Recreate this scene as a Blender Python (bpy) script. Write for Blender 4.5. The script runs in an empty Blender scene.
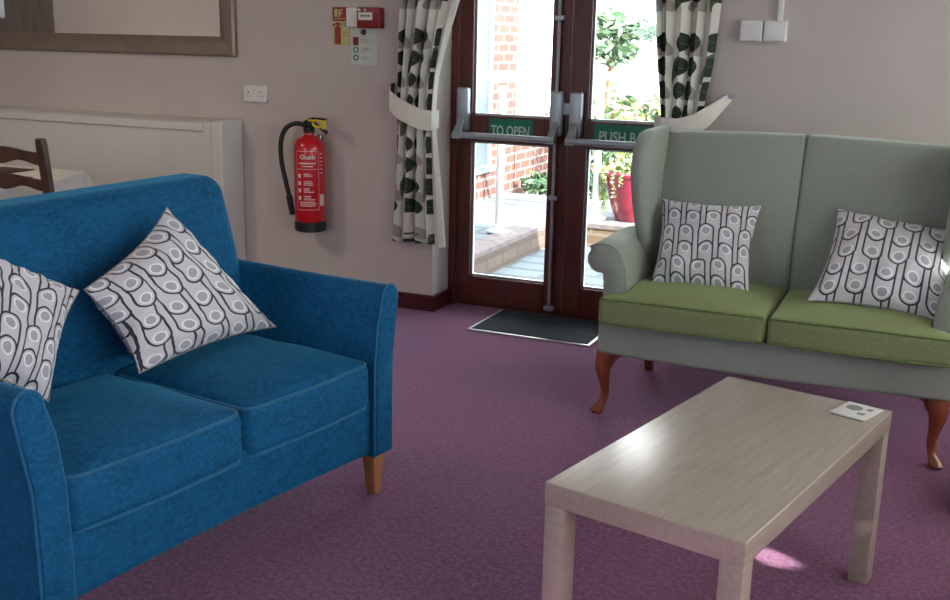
import bpy, math, random
import numpy as np
from mathutils import Vector, Matrix, noise as mnoise

random.seed(7)
SC = bpy.context.scene
COL = SC.collection
PI = math.pi
R = math.radians

# ------------------------------------------------------------------ node helpers
class N:
    """small expression helper over Math nodes"""
    def __init__(s, g, v): s.g = g; s.v = v
    @staticmethod
    def op(g, o, *a, clamp=False):
        n = g.nodes.new('ShaderNodeMath'); n.operation = o; n.use_clamp = clamp
        for i, x in enumerate(a):
            if isinstance(x, N): g.links.new(x.v, n.inputs[i])
            else: n.inputs[i].default_value = x
        return N(g, n.outputs[0])
    def __add__(s, o): return N.op(s.g, 'ADD', s, o)
    __radd__ = __add__
    def __sub__(s, o): return N.op(s.g, 'SUBTRACT', s, o)
    def __rsub__(s, o): return N.op(s.g, 'SUBTRACT', o, s)
    def __mul__(s, o): return N.op(s.g, 'MULTIPLY', s, o)
    __rmul__ = __mul__
    def __truediv__(s, o): return N.op(s.g, 'DIVIDE', s, o)
    def f(s, o, *a): return N.op(s.g, o, s, *a)
    def lt(s, o): return s.f('LESS_THAN', o)
    def gt(s, o): return s.f('GREATER_THAN', o)
    def abs(s): return s.f('ABSOLUTE')
    def min(s, o): return s.f('MINIMUM', o)
    def max(s, o): return s.f('MAXIMUM', o)
    def clamp(s): return N.op(s.g, 'ADD', s, 0.0, clamp=True)

def nmat(name):
    m = bpy.data.materials.new(name); m.use_nodes = True
    g = m.node_tree
    return m, g, g.nodes['Principled BSDF']

def mixc(g, fac, a, b):
    n = g.nodes.new('ShaderNodeMix'); n.data_type = 'RGBA'
    def put(sock, x):
        if isinstance(x, N): g.links.new(x.v, sock)
        elif hasattr(x, 'is_output'): g.links.new(x, sock)
        elif isinstance(x, (int, float)): sock.default_value = x
        else: sock.default_value = (*x, 1)
    put(n.inputs[0], fac); put(n.inputs[6], a); put(n.inputs[7], b)
    return n.outputs[2]

def coords(g, kind='Object', scale=(1, 1, 1)):
    t = g.nodes.new('ShaderNodeTexCoord'); mp = g.nodes.new('ShaderNodeMapping')
    g.links.new(t.outputs[kind], mp.inputs[0]); mp.inputs['Scale'].default_value = scale
    return mp.outputs[0]

def noisen(g, vec, scale, detail=3, rough=.5, out='Fac'):
    n = g.nodes.new('ShaderNodeTexNoise'); n.inputs['Scale'].default_value = scale
    n.inputs['Detail'].default_value = detail; n.inputs['Roughness'].default_value = rough
    g.links.new(vec, n.inputs['Vector'])
    return n.outputs[out]

def rampn(g, fac, stops):
    n = g.nodes.new('ShaderNodeValToRGB'); g.links.new(fac, n.inputs[0])
    e = n.color_ramp.elements
    while len(e) < len(stops): e.new(.5)
    for i, (p, c) in enumerate(stops): e[i].position = p; e[i].color = (*c, 1)
    return n.outputs[0]

def bump(g, bsdf, h, strength=.3, dist=.01):
    b = g.nodes.new('ShaderNodeBump'); b.inputs['Strength'].default_value = strength
    b.inputs['Distance'].default_value = dist
    g.links.new(h.v if isinstance(h, N) else h, b.inputs['Height']); g.links.new(b.outputs[0], bsdf.inputs['Normal'])

def mk(name, col, rough=.6, var=.08, nscale=8, bscale=None, bstr=.2, bdist=.004, sheen=0, metal=0,
       stretch=(1, 1, 1), sheentint=None, spec=.5, coat=0):
    m, g, p = nmat(name)
    v = coords(g, 'Object', stretch)
    f = noisen(g, v, nscale, 4, .6)
    lo = tuple(max(0, c * (1 - var * 2)) for c in col); hi = tuple(min(1, c * (1 + var * 2)) for c in col)
    g.links.new(rampn(g, f, [(.3, lo), (.7, hi)]), p.inputs['Base Color'])
    p.inputs['Roughness'].default_value = rough; p.inputs['Metallic'].default_value = metal
    p.inputs['Specular IOR Level'].default_value = spec
    if coat: p.inputs['Coat Weight'].default_value = coat; p.inputs['Coat Roughness'].default_value = .1
    if sheen:
        p.inputs['Sheen Weight'].default_value = sheen; p.inputs['Sheen Roughness'].default_value = .4
        p.inputs['Sheen Tint'].default_value = (*(sheentint or col), 1)
    if bscale: bump(g, p, noisen(g, v, bscale, 3, .6), bstr, bdist)
    return m

def two_noise(name, c1, c2, c3, big, small, rough=.9, sheen=0, sheentint=None, bstr=.4, bscale=400, stretch=(1, 1, 1), bdist=.003, spec=.3):
    m, g, p = nmat(name); v = coords(g, 'Object', stretch)
    a = rampn(g, noisen(g, v, big, 4, .55), [(.3, c1), (.7, c2)])
    b = rampn(g, noisen(g, v, small, 3, .7), [(.42, (0, 0, 0)), (.62, (1, 1, 1))])
    g.links.new(mixc(g, b, a, c3), p.inputs['Base Color'])
    p.inputs['Roughness'].default_value = rough; p.inputs['Specular IOR Level'].default_value = spec
    if sheen:
        p.inputs['Sheen Weight'].default_value = sheen; p.inputs['Sheen Roughness'].default_value = .35
        p.inputs['Sheen Tint'].default_value = (*(sheentint or c2), 1)
    bump(g, p, noisen(g, v, bscale, 2, .6), bstr, bdist)
    return m

# ------------------------------------------------------------------ materials
M = {}
M['wall'] = mk('wall_paint', (.60, .54, .515), .85, .02, 3, 90, .12, .003, spec=.25)
M['ceil'] = mk('ceiling_paint', (.8, .78, .74), .9, .02, 3, spec=.2)
M['carpet'] = two_noise('carpet', (.112, .036, .074), (.145, .048, .098), (.235, .098, .165), 2.2, 70, 1, .9, (.75, .50, .80), .5, 260, bdist=.006, spec=.1)
M['mahog'] = mk('mahogany_stain', (.115, .022, .012), .35, .18, 5, 60, .06, .002, stretch=(6, 6, .8), spec=.5)
M['skirt'] = mk('maroon_skirting', (.075, .010, .014), .4, .1, 5, spec=.4)
M['blue'] = two_noise('blue_chenille', (.003, .066, .160), (.005, .098, .235), (.007, .118, .275), 9, 60, .8, .5, (.08, .40, .62), .35, 150, bdist=.003, spec=.2, stretch=(1, 1, 1.6))
M['piping'] = mk('blue_piping', (.008, .12, .26), .8, .1, 60, sheen=.6, sheentint=(.3, .7, .9))
M['green'] = two_noise('sage_dralon', (.31, .35, .30), (.335, .375, .325), (.36, .40, .35), 3, 160, .75, .6, (.75, .9, .8), .3, 300, bdist=.002, spec=.25)
M['gseat'] = two_noise('moss_velvet', (.225, .265, .115), (.25, .295, .135), (.28, .33, .165), 3, 150, .7, .5, (.6, .8, .4), .3, 300, bdist=.002, spec=.25)
M['gpipe'] = mk('moss_piping', (.14, .22, .07), .8, .1, 60, sheen=.3)
M['cabriole'] = mk('red_brown_polished_wood', (.23, .052, .018), .25, .2, 6, stretch=(4, 4, 1), spec=.6, coat=.4)
M['oakleg'] = mk('honey_wood', (.45, .20, .08), .4, .15, 6, stretch=(5, 5, .8))
M['chairwood'] = mk('dark_chair_wood', (.060, .027, .018), .35, .2, 8, stretch=(5, 5, 1))
M['white_metal'] = mk('white_casing', (.72, .72, .70), .45, .015, 3)
M['white_plastic'] = mk('white_plastic', (.80, .80, .78), .35, .01, 3)
M['cloth'] = mk('white_linen', (.80, .81, .80), .85, .02, 10, 300, .15, .001)
M['silver'] = mk('silver_painted_metal', (.42, .46, .50), .38, .03, 20, metal=.55)
M['chrome'] = mk('chrome', (.75, .76, .78), .12, .01, 3, metal=1)
M['black'] = mk('black_rubber', (.012, .012, .014), .5, .05, 20)
M['red'] = mk('red_enamel', (.60, .008, .018), .3, .03, 5, spec=.5, coat=.3)
M['callred'] = mk('dark_red_plastic', (.22, .006, .014), .35, .03, 5)
M['yellow'] = mk('yellow_plastic', (.75, .58, .03), .4, .05, 20)
M['glowy'] = mk('pale_yellow_sign', (.55, .55, .24), .5, .03, 20)
M['signred'] = mk('sign_red', (.36, .03, .018), .45, .03, 20)
M['signgreen'] = mk('sign_green', (.0, .20, .105), .4, .03, 20)
M['signletters'] = mk('pale_sign_letters', (.55, .75, .66), .5, .02, 20)
M['paper'] = mk('notice_paper', (.62, .66, .60), .7, .02, 20)
M['grey_print'] = mk('grey_print', (.28, .28, .28), .7, .02, 20)
M['dark_print'] = mk('dark_print', (.03, .03, .05), .6, .02, 20)
M['white_print'] = mk('white_print', (.80, .76, .74), .6, .02, 20)
M['frame'] = mk('champagne_frame', (.27, .22, .175), .38, .06, 12, metal=.35, stretch=(1, 1, 1))
M['mat'] = two_noise('charcoal_mat', (.016, .026, .034), (.022, .034, .042), (.05, .07, .08), 5, 200, .95, 0, None, .6, 300)
M['alu'] = mk('aluminium_edge', (.75, .80, .82), .3, .03, 20, metal=.7)
M['beige'] = mk('cream_fabric', (.82, .80, .73), .85, .03, 30, 300, .15, .001)
M['door_brown'] = mk('brown_door', (.11, .07, .05), .5, .15, 5, stretch=(6, 6, .6))
M['lampglow'] = mk('opal_diffuser', (.9, .85, .75), .4, .01, 5)
M['lampglow'].node_tree.nodes['Principled BSDF'].inputs['Emission Color'].default_value = (1, .8, .58, 1); M['lampglow'].node_tree.nodes['Principled BSDF'].inputs['Emission Strength'].default_value = 6
M['leafA'] = mk('leaf_green', (.085, .18, .085), .5, .3, 9)
M['leafB'] = mk('leaf_olive', (.28, .36, .09), .5, .3, 9)
M['leafC'] = mk('leaf_silver', (.45, .55, .38), .5, .2, 9)
M['bark'] = mk('bark', (.22, .15, .10), .9, .2, 20)
M['potred'] = mk('red_glazed_pot', (.32, .02, .045), .22, .12, 6, spec=.6, coat=.5)
M['soil'] = mk('soil', (.05, .03, .02), .95, .2, 40)
M['upvc'] = mk('white_rail_paint', (.85, .85, .83), .4, .01, 5)
M['greyblue'] = mk('grey_blue_frame', (.30, .38, .42), .4, .03, 10)
M['gravel'] = mk('pale_gravel', (.75, .73, .68), .95, .1, 60, 80, .5, .01)
M['placemat'] = mk('dark_placemat', (.06, .045, .035), .5, .1, 20)

def glass(name, tint, gloss=.12):
    m = bpy.data.materials.new(name); m.use_nodes = True; g = m.node_tree; g.nodes.clear()
    o = g.nodes.new('ShaderNodeOutputMaterial'); mx = g.nodes.new('ShaderNodeMixShader')
    t = g.nodes.new('ShaderNodeBsdfTransparent'); t.inputs[0].default_value = (*tint, 1)
    gl = g.nodes.new('ShaderNodeBsdfGlossy'); gl.inputs['Roughness'].default_value = .02
    lw = g.nodes.new('ShaderNodeFresnel'); lw.inputs[0].default_value = 1.35
    nz = noisen(g, coords(g), 3, 2); a = N(g, nz) * .02
    f = (N(g, lw.outputs[0]) + a).min(.9)
    g.links.new(f.v, mx.inputs[0]); g.links.new(t.outputs[0], mx.inputs[1]); g.links.new(gl.outputs[0], mx.inputs[2])
    g.links.new(mx.outputs[0], o.inputs[0]); return m
M['glass'] = glass('clear_glass', (.97, .99, .99))
M['darkglass'] = mk('reflective_dark_glass', (.10, .12, .15), .35, .1, 2, spec=.3)

def mirror_mat():
    m, g, p = nmat('silvered_mirror')
    n = noisen(g, coords(g), 2, 2)
    g.links.new(rampn(g, n, [(0, (.80, .79, .76)), (1, (.84, .83, .80))]), p.inputs['Base Color'])
    p.inputs['Metallic'].default_value = 1; p.inputs['Roughness'].default_value = .03
    return m
M['mirror'] = mirror_mat()

def woodtop():
    m, g, p = nmat('pale_grey_oak_laminate')
    v = coords(g, 'Object', (7, .55, 7))
    a = noisen(g, v, 9, 6, .65); b = noisen(g, coords(g, 'Object', (40, 1.5, 40)), 6, 4, .7)
    c = rampn(g, a, [(.3, (.39, .325, .265)), (.5, (.44, .375, .31)), (.72, (.48, .41, .345))])
    d = rampn(g, b, [(.35, (.75, .72, .68)), (.6, (1, 1, 1))])
    n = g.nodes.new('ShaderNodeMix'); n.data_type = 'RGBA'; n.blend_type = 'MULTIPLY'; n.inputs[0].default_value = .35
    g.links.new(c, n.inputs[6]); g.links.new(d, n.inputs[7]); g.links.new(n.outputs[2], p.inputs['Base Color'])
    p.inputs['Roughness'].default_value = .24; p.inputs['Specular IOR Level'].default_value = .8; p.inputs['Coat Weight'].default_value = .5; p.inputs['Coat Roughness'].default_value = .33
    bump(g, p, b, .05, .001)
    return m
M['table'] = woodtop()

def brick(name, c1, c2, mortar, scale, rough=.9, rot=None, use='Object'):
    m, g, p = nmat(name)
    t = g.nodes.new('ShaderNodeTexCoord'); mp = g.nodes.new('ShaderNodeMapping')
    g.links.new(t.outputs[use], mp.inputs[0])
    if rot: mp.inputs['Rotation'].default_value = rot
    b = g.nodes.new('ShaderNodeTexBrick'); g.links.new(mp.outputs[0], b.inputs['Vector'])
    b.inputs['Color1'].default_value = (*c1, 1); b.inputs['Color2'].default_value = (*c2, 1); b.inputs['Mortar'].default_value = (*mortar, 1)
    b.inputs['Scale'].default_value = scale; b.inputs['Mortar Size'].default_value = .022
    b.inputs['Brick Width'].default_value = .5; b.inputs['Row Height'].default_value = .17
    nz = noisen(g, mp.outputs[0], 30, 3)
    n = g.nodes.new('ShaderNodeMix'); n.data_type = 'RGBA'; n.blend_type = 'MULTIPLY'; n.inputs[0].default_value = .35
    g.links.new(b.outputs[0], n.inputs[6]); g.links.new(rampn(g, nz, [(.2, (.6, .6, .6)), (.8, (1.1, 1.1, 1.1))]), n.inputs[7])
    g.links.new(n.outputs[2], p.inputs['Base Color']); p.inputs['Roughness'].default_value = rough
    bump(g, p, N(g, b.outputs['Fac']) * -1.0, .4, .006)
    return m
# vertical faces that run along Y: texture x <- y, y <- z
M['brickY'] = brick('red_brick_side', (.22, .085, .065), (.17, .065, .05), (.32, .26, .23), 2.25, rot=(0, R(90), R(90)))
M['brickX'] = brick('buff_brick_front', (.26, .17, .10), (.20, .13, .08), (.28, .23, .17), 2.25, rot=(R(-90), 0, 0))
M['kerbside'] = brick('weathered_kerb_brick', (.22, .15, .11), (.17, .12, .09), (.14, .11, .09), 2.0, rot=(0, R(90), R(90)))
M['coping'] = mk('weathered_coping', (.22, .18, .17), .9, .15, 14, 60, .4, .006)
M['slabs'] = brick('concrete_paving', (.235, .27, .28), (.20, .235, .25), (.15, .17, .18), .8)
M['plinth'] = M['slabs']

def pattern_cushion():
    m, g, p = nmat('paddle_print_cotton')
    uv = g.nodes.new('ShaderNodeUVMap'); uv.uv_map = 'UVMap'
    sep = g.nodes.new('ShaderNodeSeparateXYZ'); g.links.new(uv.outputs[0], sep.inputs[0])
    S = 5.0; P = .90; r = .365; lw = .038
    Y0 = N(g, sep.outputs[1]) * S
    X0 = N(g, sep.outputs[0]) * S
    Y = Y0 + (X0 * PI).f('SINE') * .07 + X0 * .06
    n = (Y / P).f('FLOOR'); t = Y - n * P
    def lx(k):                       # signed distance to the nearest paddle axis in row n+k
        m_ = n + float(k); off = (m_ - m_.f('FLOORED_MODULO', 2.0)) * .16
        return (X0 - off).f('FLOORED_MODULO', 1.0) - .5
    a0, a1, a2, a3 = lx(0), lx(1), lx(2), lx(3)
    d0 = (a0 * a0 + t * t).f('SQRT'); u1 = P - t; d1 = (a1 * a1 + u1 * u1).f('SQRT')
    in0 = d0.lt(r); in1 = a1.abs().lt(r); in2 = a2.abs().lt(r)
    def ed(q): return (q.abs() - r).abs().lt(lw)
    line = ((d0 - r).abs().lt(lw)).max((1.0 - in0) * ed(a1).max((1.0 - in1) * ed(a2).max((1.0 - in2) * ed(a3))))
    dm = d0.min(d1.max(in0 * 9.0))
    c = mixc(g, in0.max(in1).max(in2), (.64, .63, .66), (.68, .67, .71))
    c = mixc(g, dm.lt(.25), c, (.93, .93, .96))
    c = mixc(g, dm.lt(.185), c, (.44, .45, .50))
    c = mixc(g, line, c, (.035, .035, .055))
    g.links.new(c, p.inputs['Base Color']); p.inputs['Roughness'].default_value = .75
    p.inputs['Sheen Weight'].default_value = .2
    bump(g, p, noisen(g, coords(g), 500, 2), .2, .001)
    return m
M['paddle'] = pattern_cushion()

def curtain_mat():
    m, g, p = nmat('leaf_print_cotton')
    uv = g.nodes.new('ShaderNodeUVMap'); uv.uv_map = 'UVMap'
    sep = g.nodes.new('ShaderNodeSeparateXYZ'); g.links.new(uv.outputs[0], sep.inputs[0])
    X0 = N(g, sep.outputs[0]); Y0 = N(g, sep.outputs[1])
    def leaves(W, H, ox, oy, a, b, tilt, sway, pair=True):
        X = X0 + ox; Y = Y0 + oy
        lx = (X / W).f('FLOORED_MODULO', 1.0) * W - W / 2
        ly = (Y / H).f('FLOORED_MODULO', 1.0) * H - H / 2
        stem_x = (Y * 5.0).f('SINE') * sway
        lx = lx - stem_x
        ax = lx.abs() if pair else lx
        ax = ax - a * 1.05 * (1 if pair else .3)
        c, s = math.cos(tilt), math.sin(tilt)
        ex = ax * c + ly * s; ey = ly * c - ax * s
        d = ((ex / a) * (ex / a) + (ey / b) * (ey / b)).f('SQRT') - 1.0
        pointy = d + (ey.abs() / b) * (ex.abs() / a) * .5
        leaf = (d if pair else pointy).lt(0.0)
        stem = lx.abs().lt(.0035) * X.gt(-9)
        vein = ey.abs().lt(.0016) * leaf
        return leaf, stem, vein
    base = (.90, .89, .83)
    l3, s3, v3 = leaves(.21, .19, .07, .05, .024, .044, .7, .012)
    c = mixc(g, l3.max(s3), base, (.52, .47, .42))
    l2, s2, v2 = leaves(.23, .31, .235, .11, .028, .075, -.35, .02, False)
    c = mixc(g, l2, c, (.17, .21, .12))
    l1, s1, v1 = leaves(.22, .105, .125, .02, .040, .043, .3, .014)
    hide = ((Y0 + .1) / .52).f('FLOORED_MODULO', 1.0).gt(.2)
    c = mixc(g, l1 * hide, c, (.05, .075, .05))
    c = mixc(g, v1 * hide, c, (.16, .2, .15))
    g.links.new(c, p.inputs['Base Color']); p.inputs['Roughness'].default_value = .85
    bump(g, p, noisen(g, coords(g), 400, 2), .15, .001)
    tr = g.nodes.new('ShaderNodeBsdfTranslucent'); mx = g.nodes.new('ShaderNodeMixShader'); mx.inputs[0].default_value = .3
    g.links.new(c, tr.inputs[0]); g.links.new(p.outputs[0], mx.inputs[1]); g.links.new(tr.outputs[0], mx.inputs[2])
    g.links.new(mx.outputs[0], g.nodes['Material Output'].inputs[0])
    return m
M['curtain'] = curtain_mat()
def sheer_mat():
    m, g, p = nmat('sheer_white_voile')
    n = noisen(g, coords(g, 'Object', (1, 8, 1)), 40, 2)
    g.links.new(rampn(g, n, [(0, (.84, .83, .80)), (1, (.92, .91, .89))]), p.inputs['Base Color']); p.inputs['Roughness'].default_value = .9
    tr = g.nodes.new('ShaderNodeBsdfTranslucent'); tr.inputs[0].default_value = (.95, .94, .92, 1)
    mx = g.nodes.new('ShaderNodeMixShader'); mx.inputs[0].default_value = .7
    g.links.new(p.outputs[0], mx.inputs[1]); g.links.new(tr.outputs[0], mx.inputs[2]); g.links.new(mx.outputs[0], g.nodes['Material Output'].inputs[0])
    return m
M['sheer'] = sheer_mat()

# ------------------------------------------------------------------ mesh helpers
class MB:
    def __init__(s): s.v = []; s.f = []; s.uv = []; s.mi = []
    def add(s, vs, fs, uvs=None, mi=0):
        o = len(s.v); s.v += [tuple(map(float, p)) for p in vs]
        for k, f in enumerate(fs):
            s.f.append(tuple(i + o for i in f)); s.uv.append(uvs[k] if uvs else None); s.mi.append(mi)
        return s
    def box(s, x0, x1, y0, y1, z0, z1, mi=0):
        vs = [(x, y, z) for z in (z0, z1) for y in (y0, y1) for x in (x0, x1)]
        return s.add(vs, [(0, 2, 3, 1), (4, 5, 7, 6), (0, 1, 5, 4), (2, 6, 7, 3), (0, 4, 6, 2), (1, 3, 7, 5)], mi=mi)
    def rbox(s, x0, x1, y0, y1, z0, z1, r=.01, k=3, n=2, fn=None, mi=0):
        c = np.array([(x0 + x1) / 2, (y0 + y1) / 2, (z0 + z1) / 2]); h = np.array([x1 - x0, y1 - y0, z1 - z0]) / 2
        r = min(r, *(h * .999))
        def ax(hh):
            a = [-hh + r * (1 - math.cos(t * PI / 2 / k)) * 1 for t in range(k)]
            a = [-(hh - r) - r * math.tan(PI / 4 * (1 - t / k)) for t in range(k)]
            b = list(np.linspace(-(hh - r), hh - r, n + 1))
            return a + b + [-q for q in reversed(a)]
        A = [ax(hh) for hh in h]; inner = h - r
        idx = {}; vs = []; fs = []
        def vid(i, j, l):
            key = (i, j, l)
            if key not in idx:
                p = np.array([A[0][i], A[1][j], A[2][l]]); q = np.clip(p, -inner, inner); d = p - q
                L = np.linalg.norm(d); p = q + d / L * r if L > 1e-9 else p
                p = p + c
                if fn: p = np.array(fn(p, c, h))
                idx[key] = len(vs); vs.append(tuple(p))
            return idx[key]
        nx, ny, nz = (len(a) - 1 for a in A)
        for i in range(nx):
            for j in range(ny):
                fs.append((vid(i, j, 0), vid(i, j + 1, 0), vid(i + 1, j + 1, 0), vid(i + 1, j, 0)))
                fs.append((vid(i, j, nz), vid(i + 1, j, nz), vid(i + 1, j + 1, nz), vid(i, j + 1, nz)))
        for i in range(nx):
            for l in range(nz):
                fs.append((vid(i, 0, l), vid(i + 1, 0, l), vid(i + 1, 0, l + 1), vid(i, 0, l + 1)))
                fs.append((vid(i, ny, l), vid(i, ny, l + 1), vid(i + 1, ny, l + 1), vid(i + 1, ny, l)))
        for j in range(ny):
            for l in range(nz):
                fs.append((vid(0, j, l), vid(0, j, l + 1), vid(0, j + 1, l + 1), vid(0, j + 1, l)))
                fs.append((vid(nx, j, l), vid(nx, j + 1, l), vid(nx, j + 1, l + 1), vid(nx, j, l + 1)))
        return s.add(vs, fs, mi=mi)
    def loft(s, secs, caps=True, closed=True, mi=0):
        n = len(secs[0]); vs = [p for sec in secs for p in sec]; fs = []
        for a in range(len(secs) - 1):
            for i in range(n if closed else n - 1):
                j = (i + 1) % n
                fs.append((a * n + i, a * n + j, (a + 1) * n + j, (a + 1) * n + i))
        if caps and closed:
            fs.append(tuple(reversed(range(n)))); fs.append(tuple((len(secs) - 1) * n + i for i in range(n)))
        return s.add(vs, fs, mi=mi)
    def tube(s, pts, rad, n=10, closed=False, mi=0, flat=1.0):
        pts = [Vector(p) for p in pts]; m = len(pts)
        rads = rad if isinstance(rad, (list, tuple)) else [rad] * m
        secs = []; prev = None
        for i, p in enumerate(pts):
            if closed: t = (pts[(i + 1) % m] - pts[i - 1])
            else: t = pts[min(i + 1, m - 1)] - pts[max(i - 1, 0)]
            t.normalize()
            if prev is None:
                a = Vector((0, 0, 1)) if abs(t.z) < .9 else Vector((1, 0, 0)); x = t.cross(a).normalized()
            else: x = (prev - t * prev.dot(t)).normalized()
            prev = x; y = t.cross(x)
            secs.append([tuple(p + (x * math.cos(2 * PI * k / n) + y * math.sin(2 * PI * k / n) * flat) * rads[i]) for k in range(n)])
        if closed: secs.append(secs[0]); return s.loft(secs, caps=False, mi=mi)
        return s.loft(secs, mi=mi)
    def lathe(s, prof, cx=0, cy=0, cz=0, n=32, mi=0, caps=True):
        secs = [[(cx + r * math.cos(2 * PI * k / n), cy + r * math.sin(2 * PI * k / n), cz + z) for k in range(n)] for r, z in prof]
        return s.loft(secs, caps=caps, mi=mi)
    def prism(s, poly, fn, d0, d1, mi=0):
        """poly: 2D points; fn(a,b,d)->3D"""
        return s.loft([[fn(a, b, d0) for a, b in poly], [fn(a, b, d1) for a, b in poly]], mi=mi)
    def build(s, name, mats, parent=None, smooth=True, bevel=0, angle=35):
        me = bpy.data.meshes.new(name); me.from_pydata(s.v, [], s.f)
        mats = mats if isinstance(mats, (list, tuple)) else [mats]
        for m in mats: me.materials.append(M[m] if isinstance(m, str) else m)
        if len(mats) > 1: me.polygons.foreach_set('material_index', s.mi)
        if any(u is not None for u in s.uv):
            ul = me.uv_layers.new(name='UVMap')
            for pol, uvs in zip(me.polygons, s.uv):
                if uvs:
                    for li, q in zip(pol.loop_indices, uvs): ul.data[li].uv = q
        me.update(); me.validate()
        import bmesh as bm_
        b = bm_.new(); b.from_mesh(me); bm_.ops.recalc_face_normals(b, faces=b.faces); b.to_mesh(me); b.free()
        if smooth:
            me.polygons.foreach_set('use_smooth', [True] * len(me.polygons))
            try: me.set_sharp_from_angle(angle=R(angle))
            except Exception: pass
        o = bpy.data.objects.new(name, me); COL.objects.link(o)
        if parent is not None: o.parent = parent
        if bevel:
            md = o.modifiers.new('bev', 'BEVEL'); md.width = bevel; md.segments = 2; md.limit_method = 'ANGLE'
        return o

def tag(o, label, cat=None, group=None, kind=None):
    if label: o['label'] = label
    if cat: o['category'] = cat
    if group: o['group'] = group
    if kind: o['kind'] = kind
    return o
def thing(name, label, cat, loc=(0, 0, 0), rz=0, group=None, kind=None):
    o = bpy.data.objects.new(name, None); COL.objects.link(o); o.empty_display_size = .1
    o.location = loc; o.rotation_euler = (0, 0, rz)
    return tag(o, label, cat, group, kind)

def text_mesh(body, size, name='lettering', extrude=.0006, bold=0.0, sx=1.0):
    cu = bpy.data.curves.new('tmp_text', 'FONT'); cu.body = body; cu.size = size; cu.extrude = extrude; cu.offset = bold
    cu.align_x = 'CENTER'; cu.align_y = 'CENTER'; cu.resolution_u = 3
    o = bpy.data.objects.new('tmp_text', cu); COL.objects.link(o)
    bpy.context.view_layer.update()
    dg = bpy.context.evaluated_depsgraph_get()
    me = bpy.data.meshes.new_from_object(o.evaluated_get(dg))
    vs = [(v.co.x * sx, v.co.y, v.co.z) for v in me.vertices]; fs = [tuple(p.vertices) for p in me.polygons]
    bpy.data.objects.remove(o); bpy.data.curves.remove(cu); bpy.data.meshes.remove(me)
    return vs, fs

def arc(cx, cy, r, a0, a1, n): return [(cx + r * math.cos(R(a0 + (a1 - a0) * i / n)), cy + r * math.sin(R(a0 + (a1 - a0) * i / n))) for i in range(n + 1)]
def lerp(a, b, t): return a + (b - a) * t
def interp(x, xs, ys): return float(np.interp(x, xs, ys))
def spline(pts, n=8):
    out = []; P = [Vector(p) for p in pts]
    P = [P[0] * 2 - P[1]] + P + [P[-1] * 2 - P[-2]]
    for i in range(1, len(P) - 2):
        for k in range(n):
            t = k / n; a, b, c, d = P[i - 1], P[i], P[i + 1], P[i + 2]
            out.append(.5 * ((2 * b) + (c - a) * t + (2 * a - 5 * b + 4 * c - d) * t * t + (3 * b - a - 3 * c + d) * t ** 3))
    out.append(P[-2]); return out

# ------------------------------------------------------------------ room shell
YW, YD = 4.861, 5.068            # inner wall face, door face
XL, XR, YB, ZC = -6.2, 1.75, -2.6, 2.45
DX0, DX1 = -2.377, -1.085        # door recess
def structure(o, label): return tag(o, label, None, None, 'structure')

b = MB(); b.box(XL, XR, YB, YW, -.1, 0); b.box(DX0, DX1, YW, 5.17, -.1, 0)
structure(b.build('floor', 'carpet', smooth=False), 'purple maroon carpeted floor of the lounge')
b = MB(); b.box(XL - .2, XR + .2, YB - .2, 5.3, ZC, ZC + .12)
structure(b.build('ceiling', 'ceil', smooth=False), 'plain white ceiling of the lounge')
b = MB(); b.box(XL - .2, DX0, YW, 5.16, -.1, ZC); b.box(DX1, XR + .2, YW, 5.16, -.1, ZC); b.box(DX0, DX1, YW, 5.16, 2.1, ZC)
structure(b.build('wall_north', 'wall', smooth=False), 'beige painted wall around the garden doors')
b = MB(); b.box(XL - .2, XL, YB - .2, YW, -.1, ZC)
structure(b.build('wall_west', 'wall', smooth=False), 'beige painted wall on the side seen in the mirror')
WFILL = (-3.6, -2.2, .85, 2.2)  # unseen south window, added to fill the room with daylight
b = MB(); b.box(XL, WFILL[0], YB - .2, YB, -.1, ZC); b.box(WFILL[1], XR, YB - .2, YB, -.1, ZC); b.box(WFILL[0], WFILL[1], YB - .2, YB, -.1, WFILL[2]); b.box(WFILL[0], WFILL[1], YB - .2, YB, WFILL[3], ZC)
structure(b.build('wall_south', 'wall', smooth=False), 'beige painted wall behind the viewpoint')
# east wall with two window openings
W1 = (-1.2, 2.2, .85, 2.2); W2 = (2.7, 4.75, .85, 2.2); WFILL = (-3.6, -2.2, .85, 2.2)
b = MB(); ys = [YB - .2, W1[0], W1[1], W2[0], W2[1], YW]
b.box(XR, XR + .2, ys[0], ys[1], -.1, ZC); b.box(XR, XR + .2, ys[2], ys[3], -.1, ZC); b.box(XR, XR + .2, ys[4], ys[5], -.1, ZC)
for w in (W1, W2):
    b.box(XR, XR + .2, w[0], w[1], -.1, w[2]); b.box(XR, XR + .2, w[0], w[1], w[3], ZC)
structure(b.build('wall_east', 'wall', smooth=False), 'beige painted wall with windows to the right of the sofas')
for i, w in enumerate((W1, W2, WFILL)):  # the last one is the added fill window
    e = thing('window_%d' % (i + 1), None, None, (XR + .1, (w[0] + w[1]) / 2, w[2]) if i < 2 else ((w[0] + w[1]) / 2, YB - .1, w[2]), R(90) if i == 2 else 0, kind='structure')
    h = w[3] - w[2]; L = w[1] - w[0]; f = MB(); t = .05
    f.box(-.03, .03, -L / 2, L / 2, 0, t); f.box(-.03, .03, -L / 2, L / 2, h - t, h)
    n = 3 if i == 0 else 1
    for k in range(n + 1):
        y = -L / 2 + (L - t) * k / n; f.box(-.03, .03, y, y + t, t, h - t)
    f.build('window_frame', 'white_plastic', e, smooth=False)
    MB().box(-.003, .003, -L / 2 + .01, L / 2 - .01, .01, h - .01).build('pane', 'glass', e, smooth=False)
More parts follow.
